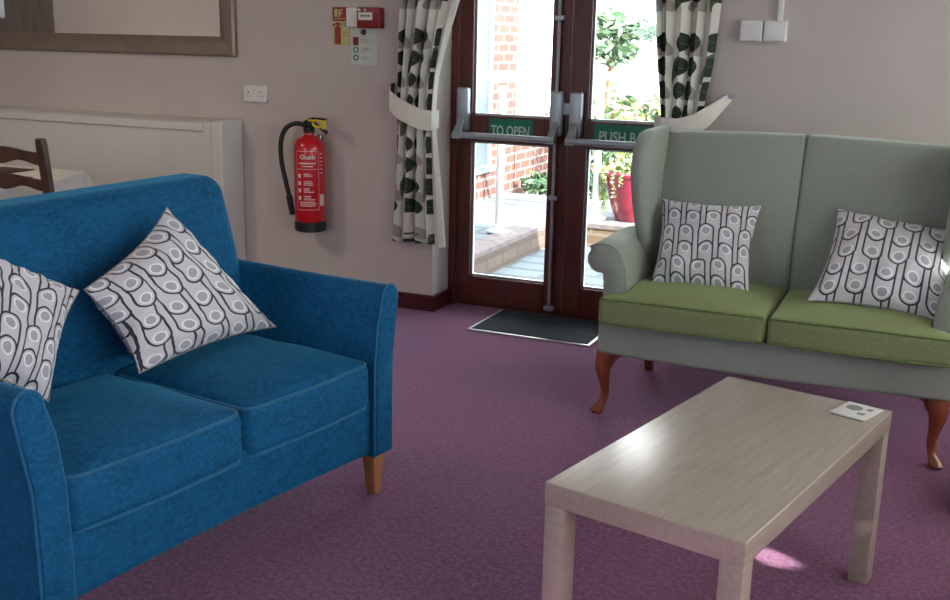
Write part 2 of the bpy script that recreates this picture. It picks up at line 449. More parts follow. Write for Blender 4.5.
# skirting
b = MB(); b.box(-3.53, DX0 + .012, YW - .018, YW, 0, .085); b.box(DX0, DX0 + .018, YW - .018, YD - .02, 0, .085)
structure(b.build('baseboard_north', 'skirt', smooth=False, bevel=.004), 'dark maroon skirting board under the extinguisher wall')
b = MB(); b.box(DX1 - .012, XR, YW - .018, YW, 0, .085)
structure(b.build('baseboard_east', 'skirt', smooth=False, bevel=.004), 'dark maroon skirting board behind the green sofa')

# door frame
b = MB()
b.box(DX0 + .002, -2.338, YD - .02, 5.15, 0, 2.1); b.box(-1.128, DX1 - .002, YD - .02, 5.15, 0, 2.1); b.box(-2.338, -1.128, YD - .02, 5.15, 2.04, 2.1)
b.box(-2.338, -1.128, YD + .01, 5.15, 0, .018)
structure(b.build('trim_1', 'mahog', smooth=False, bevel=.004), 'dark red brown timber frame around the garden doors')

def panic_set(door, x0, x1, rod):
    """horizontal push bar hardware between x0 and x1, on the room face of a leaf"""
    t = MB()
    y = YD
    zb = .916
    for x in (x0, x1):
        c = MB()
        c.rbox(x - .032, x + .032, y - .05, y, zb + .015, zb + .235, .012, 2, 1)
        c.build('bar_housing', 'silver', door)
        a = MB()
        a.loft([[(x - .016, y - .045, zb + .09), (x + .016, y - .045, zb + .09), (x + .016, y - .02, zb + .10), (x - .016, y - .02, zb + .10)],
                [(x - .020, y - .105, zb + .02), (x + .020, y - .105, zb + .02), (x + .020, y - .07, zb + .03), (x - .020, y - .07, zb + .03)],
                [(x - .022, y - .125, zb - .018), (x + .022, y - .125, zb - .018), (x + .022, y - .085, zb - .022), (x - .022, y - .085, zb - .022)]])
        a.build('bar_arm', 'silver', door, bevel=.004)
    t.tube([(x0 - .02, y - .105, zb), (x1 + .02, y - .105, zb)], .017, 14)
    t.build('push_bar', 'silver', door)
    if rod:
        x = x1 - .005
        r = MB(); r.tube([(x, y - .024, zb + .23), (x, y - .024, 2.0)], .009, 10)
        r.tube([(x, y - .024, .03), (x, y - .024, zb + .03)], .009, 10)
        r.build('bolt_rod', 'silver', door)
        for z in (.62, 1.5, .045):
            k = MB(); k.rbox(x - .025, x + .025, y - .036, y, z - .012, z + .012, .004, 2, 1); k.build('rod_guide', 'silver', door)
        k = MB(); k.rbox(x + .033, x + .085, y - .03, y, zb + .12, zb + .18, .006, 2, 1); k.build('latch', 'silver', door)

def leaf(name, x0, x1, gx0, gx1, label, word, sx0, sx1, rod):
    d = thing(name, label, None, (0, 0, 0), kind='structure')
    f = MB(); y0, y1 = YD, YD + .045
    f.box(x0, gx0, y0, y1, .02, 2.035); f.box(gx1, x1, y0, y1, .02, 2.035)
    f.box(gx0, gx1, y0, y1, .02, .162); f.box(gx0, gx1, y0, y1, .876, 1.012); f.box(gx0, gx1, y0, y1, 1.93, 2.035)
    f.build('leaf_frame', 'mahog', d, smooth=False, bevel=.003)
    for z0, z1 in ((.162, .876), (1.012, 1.93)):
        g = MB(); g.box(gx0 - .004, gx1 + .004, YD + .020, YD + .026, z0 - .004, z1 + .004); g.build('pane', 'glass', d, smooth=False)
        # slim pale glazing bead on the outer side
        k = MB(); w = .009
        k.box(gx0, gx0 + w, YD + .027, y1, z0, z1); k.box(gx1 - w, gx1, YD + .027, y1, z0, z1)
        k.box(gx0, gx1, YD + .027, y1, z0, z0 + w); k.box(gx0, gx1, YD + .027, y1, z1 - w, z1)
        k.build('glazing_bead', 'upvc', d, smooth=False)
    s = MB(); s.box(sx0, sx1, YD - .004, YD, .915, 1.0); so = s.build('door_sign', 'signgreen', d, smooth=False)
    so['label'] = 'green sign reading ' + word
    vs, fs = text_mesh(word, .062, bold=.0012, sx=.92)
    wmax = max(v[0] for v in vs) * 2; k = (sx1 - sx0) * .86 / wmax
    MB().add([((sx0 + sx1) / 2 + v[0] * k, YD - .0045 - v[2], .938 + v[1] * 1.15) for v in vs], fs).build('lettering', 'signletters', so, smooth=False)
    return d
d1 = leaf('door_1', -2.334, -1.738, -2.262, -1.838, 'left leaf of the glazed garden doors with push bar, sign TO OPEN', 'TO OPEN', -2.165, -1.925, True)
panic_set(d1, -2.30, -1.79, True)
d2 = leaf('door_2', -1.734, -1.132, -1.638, -1.21, 'right leaf of the glazed garden doors, partly behind the green sofa', 'PUSH BAR', -1.60, -1.29, False)
panic_set(d2, -1.69, -1.18, False)

# west door seen in the mirror
e = thing('door_3', 'brown interior door reflected in the wall mirror', None, (XL, 4.0, 0), kind='structure')
MB().box(0, .04, -.47, .47, 0, 2.05).build('door_panel', 'door_brown', e, smooth=False)
MB().rbox(.04, .06, .0, .10, 1.46, 1.72, .008, 2, 1).build('push_plate', 'alu', e)

# ------------------------------------------------------------------ mirror
e = thing('wall_mirror', 'large wall mirror with wide champagne wooden frame', 'mirror', (-4.61, YW, 1.27))
b = MB(); HW, HH, fw = 1.05, .95, .105
prof = [(0, 0), (0, -.022), (.012, -.032), (.06, -.030), (.085, -.018), (.105, -.010), (.105, 0)]
for (c0, c1) in (((-HW, 0), (HW, 0)), ((HW, 0), (HW, HH)), ((HW, HH), (-HW, HH)), ((-HW, HH), (-HW, 0))):
    dx, dz = c1[0] - c0[0], c1[1] - c0[1]; L = math.hypot(dx, dz); dx /= L; dz /= L; nx, nz = -dz, dx
    A = [(c0[0] + dx * p + nx * p, q, c0[1] + dz * p + nz * p) for p, q in prof]
    B = [(c1[0] - dx * p + nx * p, q, c1[1] - dz * p + nz * p) for p, q in prof]
    b.loft([A, B])
b.build('mirror_frame', 'frame', e, angle=25)
MB().box(-HW + fw - .01, HW - fw + .01, -.009, -.002, fw - .01, HH - fw + .01).build('mirror_glass', 'mirror', e, smooth=False)

# ------------------------------------------------------------------ white radiator casing
e = thing('radiator_cover', 'long white radiator casing along the wall under the mirror', 'radiator cover', (-3.54, YW - .004, 0))
zt = .93; prof = [(0, 0), (-.185, 0), (-.185, zt - .045)] + [(y, z) for y, z in arc(-.165, zt - .02, .02, 180, 90, 4)] + [(0, zt + .005)]
b = MB(); b.loft([[(x, y, z) for y, z in prof] for x in (-2.6, -.07)])
b.build('casing', 'white_metal', e, bevel=.003)
prof2 = [(-.001, 0), (-.192, 0), (-.194, zt - .03)] + [(y, z) for y, z in arc(-.164, zt - .02, .03, 180, 90, 5)] + [(-.001, zt + .012)]
b = MB(); b.loft([[(x, y, z) for y, z in prof2] for x in (-.07, 0)]); b.build('end_panel', 'white_metal', e, bevel=.008)
b = MB(); b.loft([[(x, y, z) for y, z in ((-.186, zt - .052), (-.205, zt - .048), (-.205, zt - .012), (-.186, zt + .0))] for x in (-2.6, -.115)])
b.build('top_lip', 'white_metal', e, bevel=.004)

# ------------------------------------------------------------------ sockets, switches
def px(x): return -2.551 + (x - 404) * .00583
def pz(y): return 1.575 - y * .00488
e = thing('wall_socket', 'white double plug socket between mirror and extinguisher', 'socket', (-3.445, YW, 1.08))
MB().rbox(-.074, .074, -.02, 0, -.045, .045, .006, 2, 1).build('face_plate', 'white_plastic', e)
for x in (-.038, .038):
    k = MB(); k.box(x - .004, x + .004, -.0215, -.019, .004, .014)
    for q in (-.011, .011): k.box(x + q - .003, x + q + .003, -.0215, -.019, -.016, -.010)
    k.build('socket_holes', 'grey_print', e, smooth=False)
for x in (-.014, .014):
    MB().rbox(x - .006, x + .006, -.026, -.018, .012, .030, .002, 1, 1).build('rocker', 'white_plastic', e)
first = None
for i, (x, w) in enumerate(((-.838, .0485), (-.737, .0485))):
    e = thing('light_switch', 'white square switch box, %s one of the pair above the green sofa' % ('left' if i == 0 else 'right'), 'switch', (x, YW, 1.452), group='switch boxes above the green sofa')
    MB().rbox(-w, w, -.038, 0, -.045, .045, .006, 2, 1).build('back_box', 'white_plastic', e)
    MB().rbox(-w + .004, w - .004, -.044, -.037, -.041, .041, .004, 2, 1).build('switch_plate', 'white_plastic', e)
    MB().lathe([(.0001, .047), (.012, .047), (.013, .043)], n=16).build('knob', 'white_plastic', e).rotation_euler = (R(90), 0, 0)
tag(MB().rbox(-.735, -.712, YW - .022, YW, 1.497, ZC - .002, .003, 2, 1).build('cable_trunking', 'white_plastic'), 'thin white cable trunking rising from the switch boxes', 'cable trunking')

# ------------------------------------------------------------------ signs, call point, notice
e = thing('fire_extinguisher_sign', 'small red and yellow fire extinguisher sign left of the call point', 'sign', (0, YW, 0))
x0, x1 = px(333.5), px(350)
MB().box(x0, x1, -.003, 0, pz(47), pz(23)).build('yellow_panel', 'glowy', e, smooth=False)
rp = MB().box(x0, x1, -.0035, 0, pz(22.3), pz(8)).build('red_panel', 'signred', e, smooth=False)
k = MB(); k.box(x0 + .012, x0 + .030, -.005, -.003, pz(18), pz(10)); k.box(x0 + .037, x0 + .047, -.005, -.003, pz(18), pz(10.5)); k.box(x0 + .047, x0 + .06, -.005, -.003, pz(12), pz(10.5)); k.box(x0 + .047, x0 + .058, -.005, -.003, pz(15), pz(13.6))
k.box(x0 + .004, x1 - .004, -.005, -.003, pz(20.4), pz(19.6)); k.build('sign_mark', 'glowy', rp, smooth=False)
cx = px(338.8); k = MB(); k.rbox(cx - .018, cx + .018, -.006, -.002, pz(46), pz(28), .004, 2, 1)
k.prism([(cx - .006, pz(28.4)), (cx - .006, pz(25.5)), (cx - .03, pz(27.8)), (cx - .034, pz(26.2)), (cx - .004, pz(23.6)), (cx + .022, pz(25)), (cx + .02, pz(26.4)), (cx + .006, pz(26)), (cx + .006, pz(28.4))], lambda a, c, d: (a, d, c), -.005, -.003)
k.build('extinguisher_mark', 'signred', e, smooth=False)
k = MB()
for i, y in enumerate((24.6, 26.4, 33.5, 35.3, 37.1)): k.box(px(344), px(344) + .03 - .004 * (i % 2), -.004, -.003, pz(y + .5), pz(y))
k.build('lettering', 'signred', e, smooth=False)
tag(MB().rbox(px(349.8), px(362.4), YW - .03, YW, pz(28), pz(8.5), .004, 2, 1).build('junction_box', 'white_plastic'), 'plain white box between the sign and the red call point', 'junction box')
e = thing('fire_call_point', 'square dark red fire alarm call point with white window', 'call point', (0, YW, 0))
MB().rbox(px(362.3), px(385), -.05, 0, pz(29), pz(8.3), .006, 2, 1).build('housing', 'callred', e)
wn = MB().box(px(364.3), px(378), -.052, -.049, pz(21), pz(13.2)).build('window_plate', 'white_print', e, smooth=False)
k = MB()
for x in (368, 371.2, 374.4): k.box(px(x) - .006, px(x) + .006, -.0535, -.051, pz(17.7), pz(16))
k.build('printed_mark', 'dark_print', wn, smooth=False)
k = MB(); k.box(px(363.5), px(366.2), -.052, -.049, pz(12), pz(9.8)); k.box(px(370), px(371.6), -.052, -.049, pz(12), pz(10)); k.build('marking', 'white_print', e, smooth=False)
e = thing('fire_notice', 'pale paper fire action notice below the call point', 'notice', (0, YW, 0))
MB().box(px(352), px(378.5), -.002, 0, pz(66), pz(29.5)).build('sheet', 'paper', e, smooth=False)
k = MB(); k.lathe([(.0001, 0), (.017, 0), (.017, .003)], n=6, caps=True)
o = k.build('round_mark', 'dark_print', e, smooth=False); o.location = (px(364.6), -.002, pz(33)); o.rotation_euler = (R(90), 0, 0)
MB().box(px(354), px(359.5), -.003, -.001, pz(46.4), pz(38)).build('red_symbol', 'callred', e, smooth=False)
for y in (51, 59):
    k = MB(); k.tube([(px(356.8) + .013 * math.cos(a), -.002, pz(y) + .013 * math.sin(a)) for a in [i * PI / 6 for i in range(12)]], .003, 6, closed=True); k.build('green_symbol', 'signgreen', e)
k = MB()
for y, l in ((40.5, .055), (42.5, .04), (49, .05), (51, .045), (53, .02), (58, .045), (60, .035)): k.box(px(362), px(362) + l, -.003, -.001, pz(y + .6), pz(y))
k.build('lettering', 'grey_print', e, smooth=False)

# ------------------------------------------------------------------ fire extinguisher
exX, exY = -3.05, YW - .105
e = thing('fire_extinguisher', 'red wall hung fire extinguisher with black hose', 'fire extinguisher', (exX, exY, .385))
r0 = .081
b = MB(); b.lathe([(.02, .04), (r0 - .004, .045), (r0, .055), (r0, .43), (r0 - .004, .458), (r0 - .02, .482), (r0 - .045, .497), (.026, .503), (.024, .52), (.001, .52)], n=40)
b.build('cylinder_body', 'red', e)
b = MB(); b.lathe([(r0 - .012, 0), (r0 - .004, 0), (r0 + .0025, .008), (r0 + .0025, .052), (r0 - .003, .056)], n=40); b.build('base_skirt', 'black', e)
b = MB(); b.lathe([(.024, .515), (.03, .52), (.03, .545), (.022, .55), (.022, .575), (.001, .58)], n=20)
b.rbox(-.028, .04, -.018, .018, .545, .575, .008, 2, 1); b.build('valve_head', 'black', e)
b = MB(); b.tube(spline([(-.01, -.01, .575), (.03, -.02, .59), (.08, -.03, .592), (.125, -.035, .59)], 4), [.011] * 12 + [.009], 8, flat=.5); b.build('operating_lever', 'black', e)
b = MB(); b.tube(spline([(.02, -.01, .56), (.07, -.02, .552), (.11, -.03, .535), (.13, -.035, .522)], 4), .010, 8); b.build('carry_handle', 'black', e)
b = MB(); b.tube([(.075 + .03 * math.cos(a), -.032, .568 + .018 * math.sin(a)) for a in [i * PI / 8 for i in range(16)]], .007, 8, closed=True)
b.rbox(.02, .10, -.042, -.030, .576, .588, .003, 2, 1); b.rbox(.098, .122, -.040, -.03, .54, .588, .003, 2, 1); b.build('safety_tag', 'yellow', e)
pts = spline([(-.02, -.005, .553), (-.07, -.02, .560), (-.125, -.03, .53), (-.152, -.035, .46), (-.150, -.035, .36), (-.128, -.035, .26), (-.104, -.035, .17), (-.092, -.03, .10)], 8)
b = MB(); b.tube(pts, .0125, 10); b.build('hose', 'black', e)
b = MB(); b.tube([(-.107, -.035, .18), (-.092, -.03, .08)], [.018, .014], 12); b.build('nozzle', 'black', e)
b = MB(); b.rbox(-.025, .025, .07, .105, .40, .50, .004, 2, 1); b.build('wall_bracket', 'chrome', e)
rr = r0 + .0012
def cyl(vs, zc, a0, sc=1.0): return [((rr + v[2]) * math.sin(a0 + v[0] * sc / rr), -(rr + v[2]) * math.cos(a0 + v[0] * sc / rr), zc + v[1] * sc) for v in vs]
def cyl_box(b_, xa, xb, za, zb, a0, lift=.0005):
    n = max(1, int(abs(xb - xa) / .008)); vs = []; fs = []
    for i in range(n + 1):
        x = lerp(xa, xb, i / n); vs += [(x, za, lift), (x, zb, lift)]
        if i: fs.append((2 * i - 2, 2 * i, 2 * i + 1, 2 * i - 1))
    b_.add(cyl(vs, 0, a0), fs)
A0 = R(24)
lb = MB()
for q in (.425, .332, .12): cyl_box(lb, -.062, .062, q, q + .0022, A0)
cyl_box(lb, .060, .0622, .12, .425, A0); cyl_box(lb, -.062, -.0598, .12, .425, A0)
lab = lb.build('label_border', 'white_print', e)
vs, fs = text_mesh('Chubb', .030, bold=.0008)
MB().add(cyl(vs, .395, A0), fs).build('brand_lettering', 'white_print', lab, smooth=False)
b = MB(); rnd = random.Random(3)
cyl_box(b, -.045, .045, .360, .367, A0); cyl_box(b, -.03, .03, .346, .350, A0)
for z in (.30, .262, .225, .185):
    cyl_box(b, -.052, -.036, z - .012, z + .008, A0)
    for k in range(2 + (z < .28)): cyl_box(b, -.020, .010 + rnd.random() * .03, z + .006 - k * .009, z + .010 - k * .009, A0)
for z in (.160, .150, .140): cyl_box(b, -.045, .03 + rnd.random() * .02, z, z + .004, A0)
b.build('lettering', 'white_print', lab, smooth=False)
b = MB()
for z in (.41, .39, .37, .35, .33, .31): cyl_box(b, .068, .088, z, z + .004, A0)
cyl_box(b, .068, .10, .14, .20, A0)
b.build('side_lettering', 'white_print', e, smooth=False)

# ------------------------------------------------------------------ curtains
def curtain(name, label, L, Rr, ztop, zbot, ybase, amp, nf, uvw, ties=None, mat='curtain', group=None, lining=None):
    """L,Rr: functions of z giving edges"""
    nu, nv = 72, 60; b = MB(); vs = []; 
    def P(u, z, off=0):
        x = lerp(L(z), Rr(z), u); w = Rr(z) - L(z)
        ph = u * nf * 2 * PI + .6 * math.sin(z * 3) + .5 * math.sin(u * 7)
        a = amp(z) * (1 + .35 * math.sin(u * 11 + 2))
        return (x + .25 * a * math.sin(ph * 2 + 1), ybase + a * math.sin(ph) + off, z)
    for j in range(nv + 1):
        z = lerp(zbot, ztop, j / nv)
        for i in range(nu + 1): vs.append(P(i / nu, z))
    for j in range(nv + 1):
        z = lerp(zbot, ztop, j / nv)
        for i in range(nu + 1): vs.append(P(i / nu, z, .004))
    fs = []; uvs = []; W = nu + 1; off = W * (nv + 1)
    for j in range(nv):
        for i in range(nu):
            q = (j * W + i, j * W + i + 1, (j + 1) * W + i + 1, (j + 1) * W + i)
            uq = [(uvw * i / nu, lerp(zbot, ztop, j / nv)), (uvw * (i + 1) / nu, lerp(zbot, ztop, j / nv)), (uvw * (i + 1) / nu, lerp(zbot, ztop, (j + 1) / nv)), (uvw * i / nu, lerp(zbot, ztop, (j + 1) / nv))]
            fs.append(q); uvs.append(uq); fs.append(tuple(k + off for k in reversed(q))); uvs.append(list(reversed(uq)))
    b.add(vs, fs, uvs)
    return b
# left
Ll = lambda z: interp(z, [.36, .9, 1.1, 1.58, 2.3], [-2.600, -2.565, -2.56, -2.53, -2.50])
Lr = lambda z: interp(z, [.36, .7, .95, 1.05, 1.2, 1.4, 1.58, 1.8, 2.3], [-2.325, -2.345, -2.355, -2.355, -2.345, -2.31, -2.27, -2.22, -2.10])
am = lambda z: interp(z, [.36, .9, 1.05, 1.3, 2.3], [.030, .022, .016, .024, .03])
e = thing('curtain', 'leaf print curtain tied back on the left of the garden doors', 'curtain', (0, 0, 0), group='curtains at the garden doors')
curtain('c', '', Ll, Lr, 2.285, .37, YW - .06, am, 4.3, .42).build('drape', 'curtain', e)
b = MB(); secs = []
for k in range(26):
    z = lerp(.36, 2.3, k / 25); x = Lr(z); w = interp(z, [.36, .7, 1.0, 1.2, 1.58, 2.3], [.045, .035, .012, .014, .05, .06])
    secs.append([(x - .012, YW - .055, z), (x + w * .5, YW - .085, z), (x + w, YW - .06, z), (x + w, YW - .052, z), (x + w * .5, YW - .075, z), (x - .012, YW - .047, z)])
b.loft(secs); o = b.build('lining', 'beige', e); o['label'] = 'pale lining edge'
def tieback(e, path, w):
    b = MB(); secs = []
    for (x, y, z, hw) in path:
        secs.append([(x, y, z - hw), (x, y - .006, z - hw), (x, y - .010, z), (x, y - .006, z + hw), (x, y, z + hw), (x, y + .001, z)])
    b.loft(secs); b.build('tieback', 'beige', e)
tieback(e, [(-2.60, YW - .004, 1.14, .03), (-2.60, YW - .05, 1.12, .04), (-2.575, YW - .10, 1.085, .05), (-2.52, YW - .115, 1.05, .052), (-2.45, YW - .115, 1.02, .052), (-2.39, YW - .112, 1.00, .05), (-2.345, YW - .09, .995, .048), (-2.335, YW - .05, 1.0, .045), (-2.345, YW - .01, 1.0, .04)], .05)
# right
Rl = lambda z: interp(z, [.36, .9, 1.08, 1.3, 1.58, 2.3], [-1.26, -1.215, -1.21, -1.235, -1.255, -1.42])
Rrr = lambda z: interp(z, [.36, .9, 1.08, 1.3, 1.58, 2.3], [-.96, -1.02, -1.02, -.99, -.975, -.95])
e = thing('curtain', 'leaf print curtain tied back behind the wing of the green sofa', 'curtain', (0, 0, 0), group='curtains at the garden doors')
curtain('c', '', Rl, Rrr, 2.285, .37, YW - .06, am, 4.2, .40).build('drape', 'curtain', e)
tieback(e, [(-.905, YW - .004, 1.165, .018), (-.93, YW - .035, 1.14, .03), (-.975, YW - .085, 1.09, .045), (-1.05, YW - .115, 1.035, .052), (-1.12, YW - .118, 1.015, .052), (-1.19, YW - .112, 1.02, .05), (-1.23, YW - .07, 1.04, .045), (-1.225, YW - .03, 1.05, .04)], .05)
b = MB(); b.lathe([(.0001, 0), (.012, .0), (.012, .03), (.0001, .032)], n=12); o = b.build('tieback_hook', 'silver', e); o.location = (-.905, YW, 1.17); o.rotation_euler = (R(90), 0, 0)
b = MB(); b.tube([(-2.75, YW - .07, 2.33), (-.75, YW - .07, 2.33)], .014, 12)
for x in (-2.6, -.9): b.tube([(x, YW - .07, 2.33), (x, YW, 2.33)], .008, 8)
tag(b.build('curtain_pole', 'silver'), 'thin curtain pole fixed above the garden doors', 'curtain pole')

# ------------------------------------------------------------------ door mat
e = thing('door_mat', 'dark charcoal mat in front of the garden doors', 'door mat', (-1.745, 4.835, 0))
MB().rbox(-.30, .30, -.21, .205, .001, .010, .003, 2, 1).build('pile', 'mat', e)
b = MB(); b.box(-.315, .315, -.225, -.208, .001, .007); b.box(.30, .315, -.208, .205, .001, .007); b.box(-.315, -.30, -.208, .205, .001, .007)
b.build('edge_trim', 'alu', e, smooth=False)

# ------------------------------------------------------------------ blue sofa
bb = R(8.86); uu = Vector((math.sin(bb), math.cos(bb), 0)); nn = Vector((math.cos(bb), -math.sin(bb), 0))
Lg = Vector((-1.511, 2.686, 0))
SO = Lg - uu * .548
MS = Matrix(((-uu.x, nn.x, 0, SO.x), (-uu.y, nn.y, 0, SO.y), (0, 0, 1, 0), (0, 0, 0, 1)))   # local x = towards the viewer, y = front, z up
e = thing('blue_sofa', 'two seat blue chenille sofa with low wooden legs', 'sofa')
e.location = SO; e.rotation_euler = (0, 0, -R(90) - bb)
IN = .540
b = MB(); 
def railfn(p, c, h):
    x, y, z = p
    if z < .16: z = z + .012 * (x / .55) ** 2 * -1 + .006
    return (x, y, z)
b.rbox(-IN - .06, IN + .06, -.70, -.005, .146, .335, .02, 3, 8, railfn); b.build('seat_base', 'blue', e)
# back, raked
def backfn(p, c, h):
    x, y, z = p
    t = (z - .30) / .67
    y = y - .165 * t + .02 * math.sin(PI * t)
    z = z - .012 * (x / .58) * max(0, t)
    if t > .5: x = x * (1 + .008 * (t - .5))
    return (x, y, z)
b = MB(); b.rbox(-.60, .592, -.685, -.50, .30, .935, .052, 7, 10, backfn); b.build('back', 'blue', e)
b = MB(); b.rbox(-.56, .56, -.71, -.60, .14, .45, .03, 3, 3); b.build('back_base', 'blue', e)
# arms
def arm_profile(side, t):
    """t 0 rear .. 1 front; outline in (x,z)"""
    fl = lerp(.010, .028, t); top = .672 - .004 * math.sin(PI * t)
    pts_in = [(.0, .14), (.0, .30), (.003, .44), (.012 + fl * .25, .56), (.026 + fl * .5, .63)]
    pts_out = [(.080, .14), (.080, .30), (.082, .44), (.092 + fl * .35, .56), (.098 + fl * .55, .63)]
    x0, x1 = pts_in[-1][0], pts_out[-1][0]
    cx, rx = (x0 + x1) / 2, (x1 - x0) / 2
    topa = [(cx - rx * math.cos(R(a)), .63 + (top - .63) * math.sin(R(a)) * 1.0) for a in range(20, 180, 20)]
    return [(side * (IN + x), z) for x, z in pts_in + topa + list(reversed(pts_out))]
for side in (-1, 1):
    secs = []
    ys = [-.70, -.695, -.55, -.40, -.25, -.12, -.03, .0, .014, .02, .022]; ins = [.012, .0, 0, 0, 0, 0, 0, 0, .002, .007, .014]
    for y, q in zip(ys, ins):
        t = min(1, (y + .70) / .72); pr_ = arm_profile(side, t)
        cx = sum(p[0] for p in pr_) / len(pr_); cz = .42
        secs.append([(cx + (x - cx) * (1 - q * 12), y, cz + (z - cz) * (1 - q * 3)) for x, z in pr_])
    # subdivide long sections smoothly
    b = MB(); b.loft(secs); b.build('arm', 'blue', e, angle=50)
    pp = arm_profile(side, 1)
    b = MB(); b.tube([(x, .012, z) for x, z in pp], .0042, 6); b.build('arm_piping', 'piping', e)
# seat cushions
def seat_cushion(x0, x1):
    def fn(p, c, h):
        x, y, z = p
        a = (x - c[0]) / h[0]; q = (y - c[1]) / h[1]
        dome = max(0, (1 - abs(a) ** 3)) * max(0, (1 - abs(q) ** 3))
        if z > c[2]: z += .036 * dome + .004 * mnoise.noise(Vector((x * 9, y * 9, 0)))
        z += .006 * mnoise.noise(Vector((x * 5, y * 5, 3)))
        y += (.012 * (1 - a * a) if q > .5 else 0)
        return (x, y, z)
    b = MB(); b.rbox(x0, x1, -.54, .008, .30, .450, .034, 5, 9, fn)
    o = b.build('seat_cushion', 'blue', e)
    def loop(z):
        pts = []; r = .04; hx = (x1 - x0) / 2 - .006; hy = .27 - .006; cx = (x0 + x1) / 2; cy = -.262
        for (sx, sy, a0) in ((1, 1, 0), (-1, 1, 90), (-1, -1, 180), (1, -1, 270)):
            for k in range(5):
                a = R(a0 + 90 * k / 4); pts.append((cx + sx * (hx - r) + r * math.cos(a), cy + sy * (hy - r) + r * math.sin(a) + (.012 * (1 - ((sx * (hx - r)) / hx) ** 2) if sy > 0 else 0), z))
            if a0 == 0:
                pts += [(cx + (hx - r) * q, cy + hy + .012 * (1 - q * q), z) for q in (.6, .3, 0, -.3, -.6)]
        return pts
    for z in (.441, .311): b = MB(); b.tube(loop(z), .0048, 6, closed=True); b.build('piping', 'piping', o)
seat_cushion(-IN + .002, -.012); seat_cushion(-.008, IN - .002)
for (x, y) in ((-.585, -.03), (.585, -.03), (-.585, -.66), (.585, -.66)):
    b = MB(); dy = -.012 if y < -.3 else .004
    b.loft([[(x - .026, y - .026, .15), (x + .026, y - .026, .15), (x + .026, y + .026, .15), (x - .026, y + .026, .15)],
            [(x - .016, y - .016 + dy, 0), (x + .016, y - .016 + dy, 0), (x + .016, y + .016 + dy, 0), (x - .016, y + .016 + dy, 0)]])
    b.build('leg', 'oakleg', e, bevel=.003)

# ------------------------------------------------------------------ patterned cushions
def pillow(label, corners, thick, uvrot, seed, rule='V'):
    """corners TL,TR,BR,BL in world space"""
    TL, TR, BR, BL = [Vector(c) for c in corners]
    c = (TL + TR + BR + BL) / 4
    e = tag(bpy.data.objects.new('throw_cushion', None), label, 'cushion', 'paddle print cushions on the sofas'); COL.objects.link(e); e.location = c
    nrm = ((TR - TL).cross(TL - BL)).normalized()
    if nrm.dot(Vector((0, 0, 1.4)) - c) < 0: nrm = -nrm
    n = 48; vs = []; fs = []; uvs = []
    U = (TR - TL + BR - BL) / 2; V = (TL - BL + TR - BR) / 2
    ca, sa = math.cos(uvrot), math.sin(uvrot)
    for sgn in (1, -1):
        for j in range(n + 1):
            for i in range(n + 1):
                u = i / n; v = j / n; a = 2 * u - 1; q = 2 * v - 1
                # pinch: mid edges pulled in, corners out
                pu = a * (1 - .11 * (1 - q * q) * abs(a) ** 3 ) ; pv = q * (1 - .11 * (1 - a * a) * abs(q) ** 3)
                uu_, vv_ = (pu + 1) / 2, (pv + 1) / 2
                p = (BL * (1 - uu_) + BR * uu_) * (1 - vv_) + (TL * (1 - uu_) + TR * uu_) * vv_
                t = (max(0, 1 - abs(a) ** 2.4) * max(0, 1 - abs(q) ** 2.4)) ** .55
                wr = .015 * mnoise.noise(Vector((a * 2.2 + seed, q * 2.2, sgn))) + .008 * mnoise.noise(Vector((a * 6 + seed, q * 6, sgn)))
                edge = 0.0015 * math.sin((a if abs(q) > abs(a) else q) * 40 + seed) * (max(abs(a), abs(q)) ** 12)
                vs.append(tuple(p - c + nrm * (sgn * (thick / 2) * t + wr * min(1, t * 2) + edge)))
    W = n + 1
    for s_ in (0, 1):
        o = s_ * W * W
        for j in range(n):
            for i in range(n):
                q = [(j * W + i), (j * W + i + 1), ((j + 1) * W + i + 1), ((j + 1) * W + i)]
                uq = []
                for (ii, jj) in ((i, j), (i + 1, j), (i + 1, j + 1), (i, j + 1)):
                    a, d = ii / n - .5, jj / n - .5
                    uq.append((a * ca - d * sa + .5 + seed * .137, a * sa + d * ca + .5 + seed * .071))
                q = [k + o for k in q]
                if s_: q.reverse(); uq.reverse()
                fs.append(tuple(q)); uvs.append(uq)
    # weld seam
    b = MB(); b.add(vs, fs, uvs); ob = b.build('cover', 'paddle', e, angle=80)
    # seam frill
    ring = [(i / n, 0) for i in range(n)] + [(1, j / n) for j in range(n)] + [(1 - i / n, 1) for i in range(n)] + [(0, 1 - j / n) for j in range(n)]
    pts = []
    for (u, v) in ring:
        i, j = round(u * n), round(v * n); pts.append(vs[j * W + i])
    b = MB(); b.tube(pts, .0022, 5, closed=True); b.build('seam', 'grey_print', e)
    return e
def bl(s, t, z): return tuple(Lg + uu * s + nn * t + Vector((0, 0, z)))
pillow('grey paddle print cushion standing on a corner, middle of blue sofa', [bl(-.70, -.40, .74), bl(-.30, -.53, .895), bl(-.03, -.36, .50), bl(-.63, -.29, .515)], .15, R(180), 1.3)
pillow('grey paddle print cushion at the near end of the blue sofa', [bl(-1.04, -.56, .93), bl(-.70, -.42, .735), bl(-.90, -.30, .51), bl(-1.15, -.30, .66)], .15, R(2), 2.1)
pillow('grey paddle print cushion against the left wing of green sofa', [(-1.028, 4.19, .79), (-.635, 4.21, .79), (-.619, 3.985, .475), (-1.0, 3.955, .475)], .13, R(-4), 3.7)
pillow('grey paddle print cushion on the right seat of green sofa', [(-.358, 4.235, .80), (.09, 4.21, .753), (.058, 3.87, .485), (-.40, 3.89, .505)], .14, R(178), 4.4)

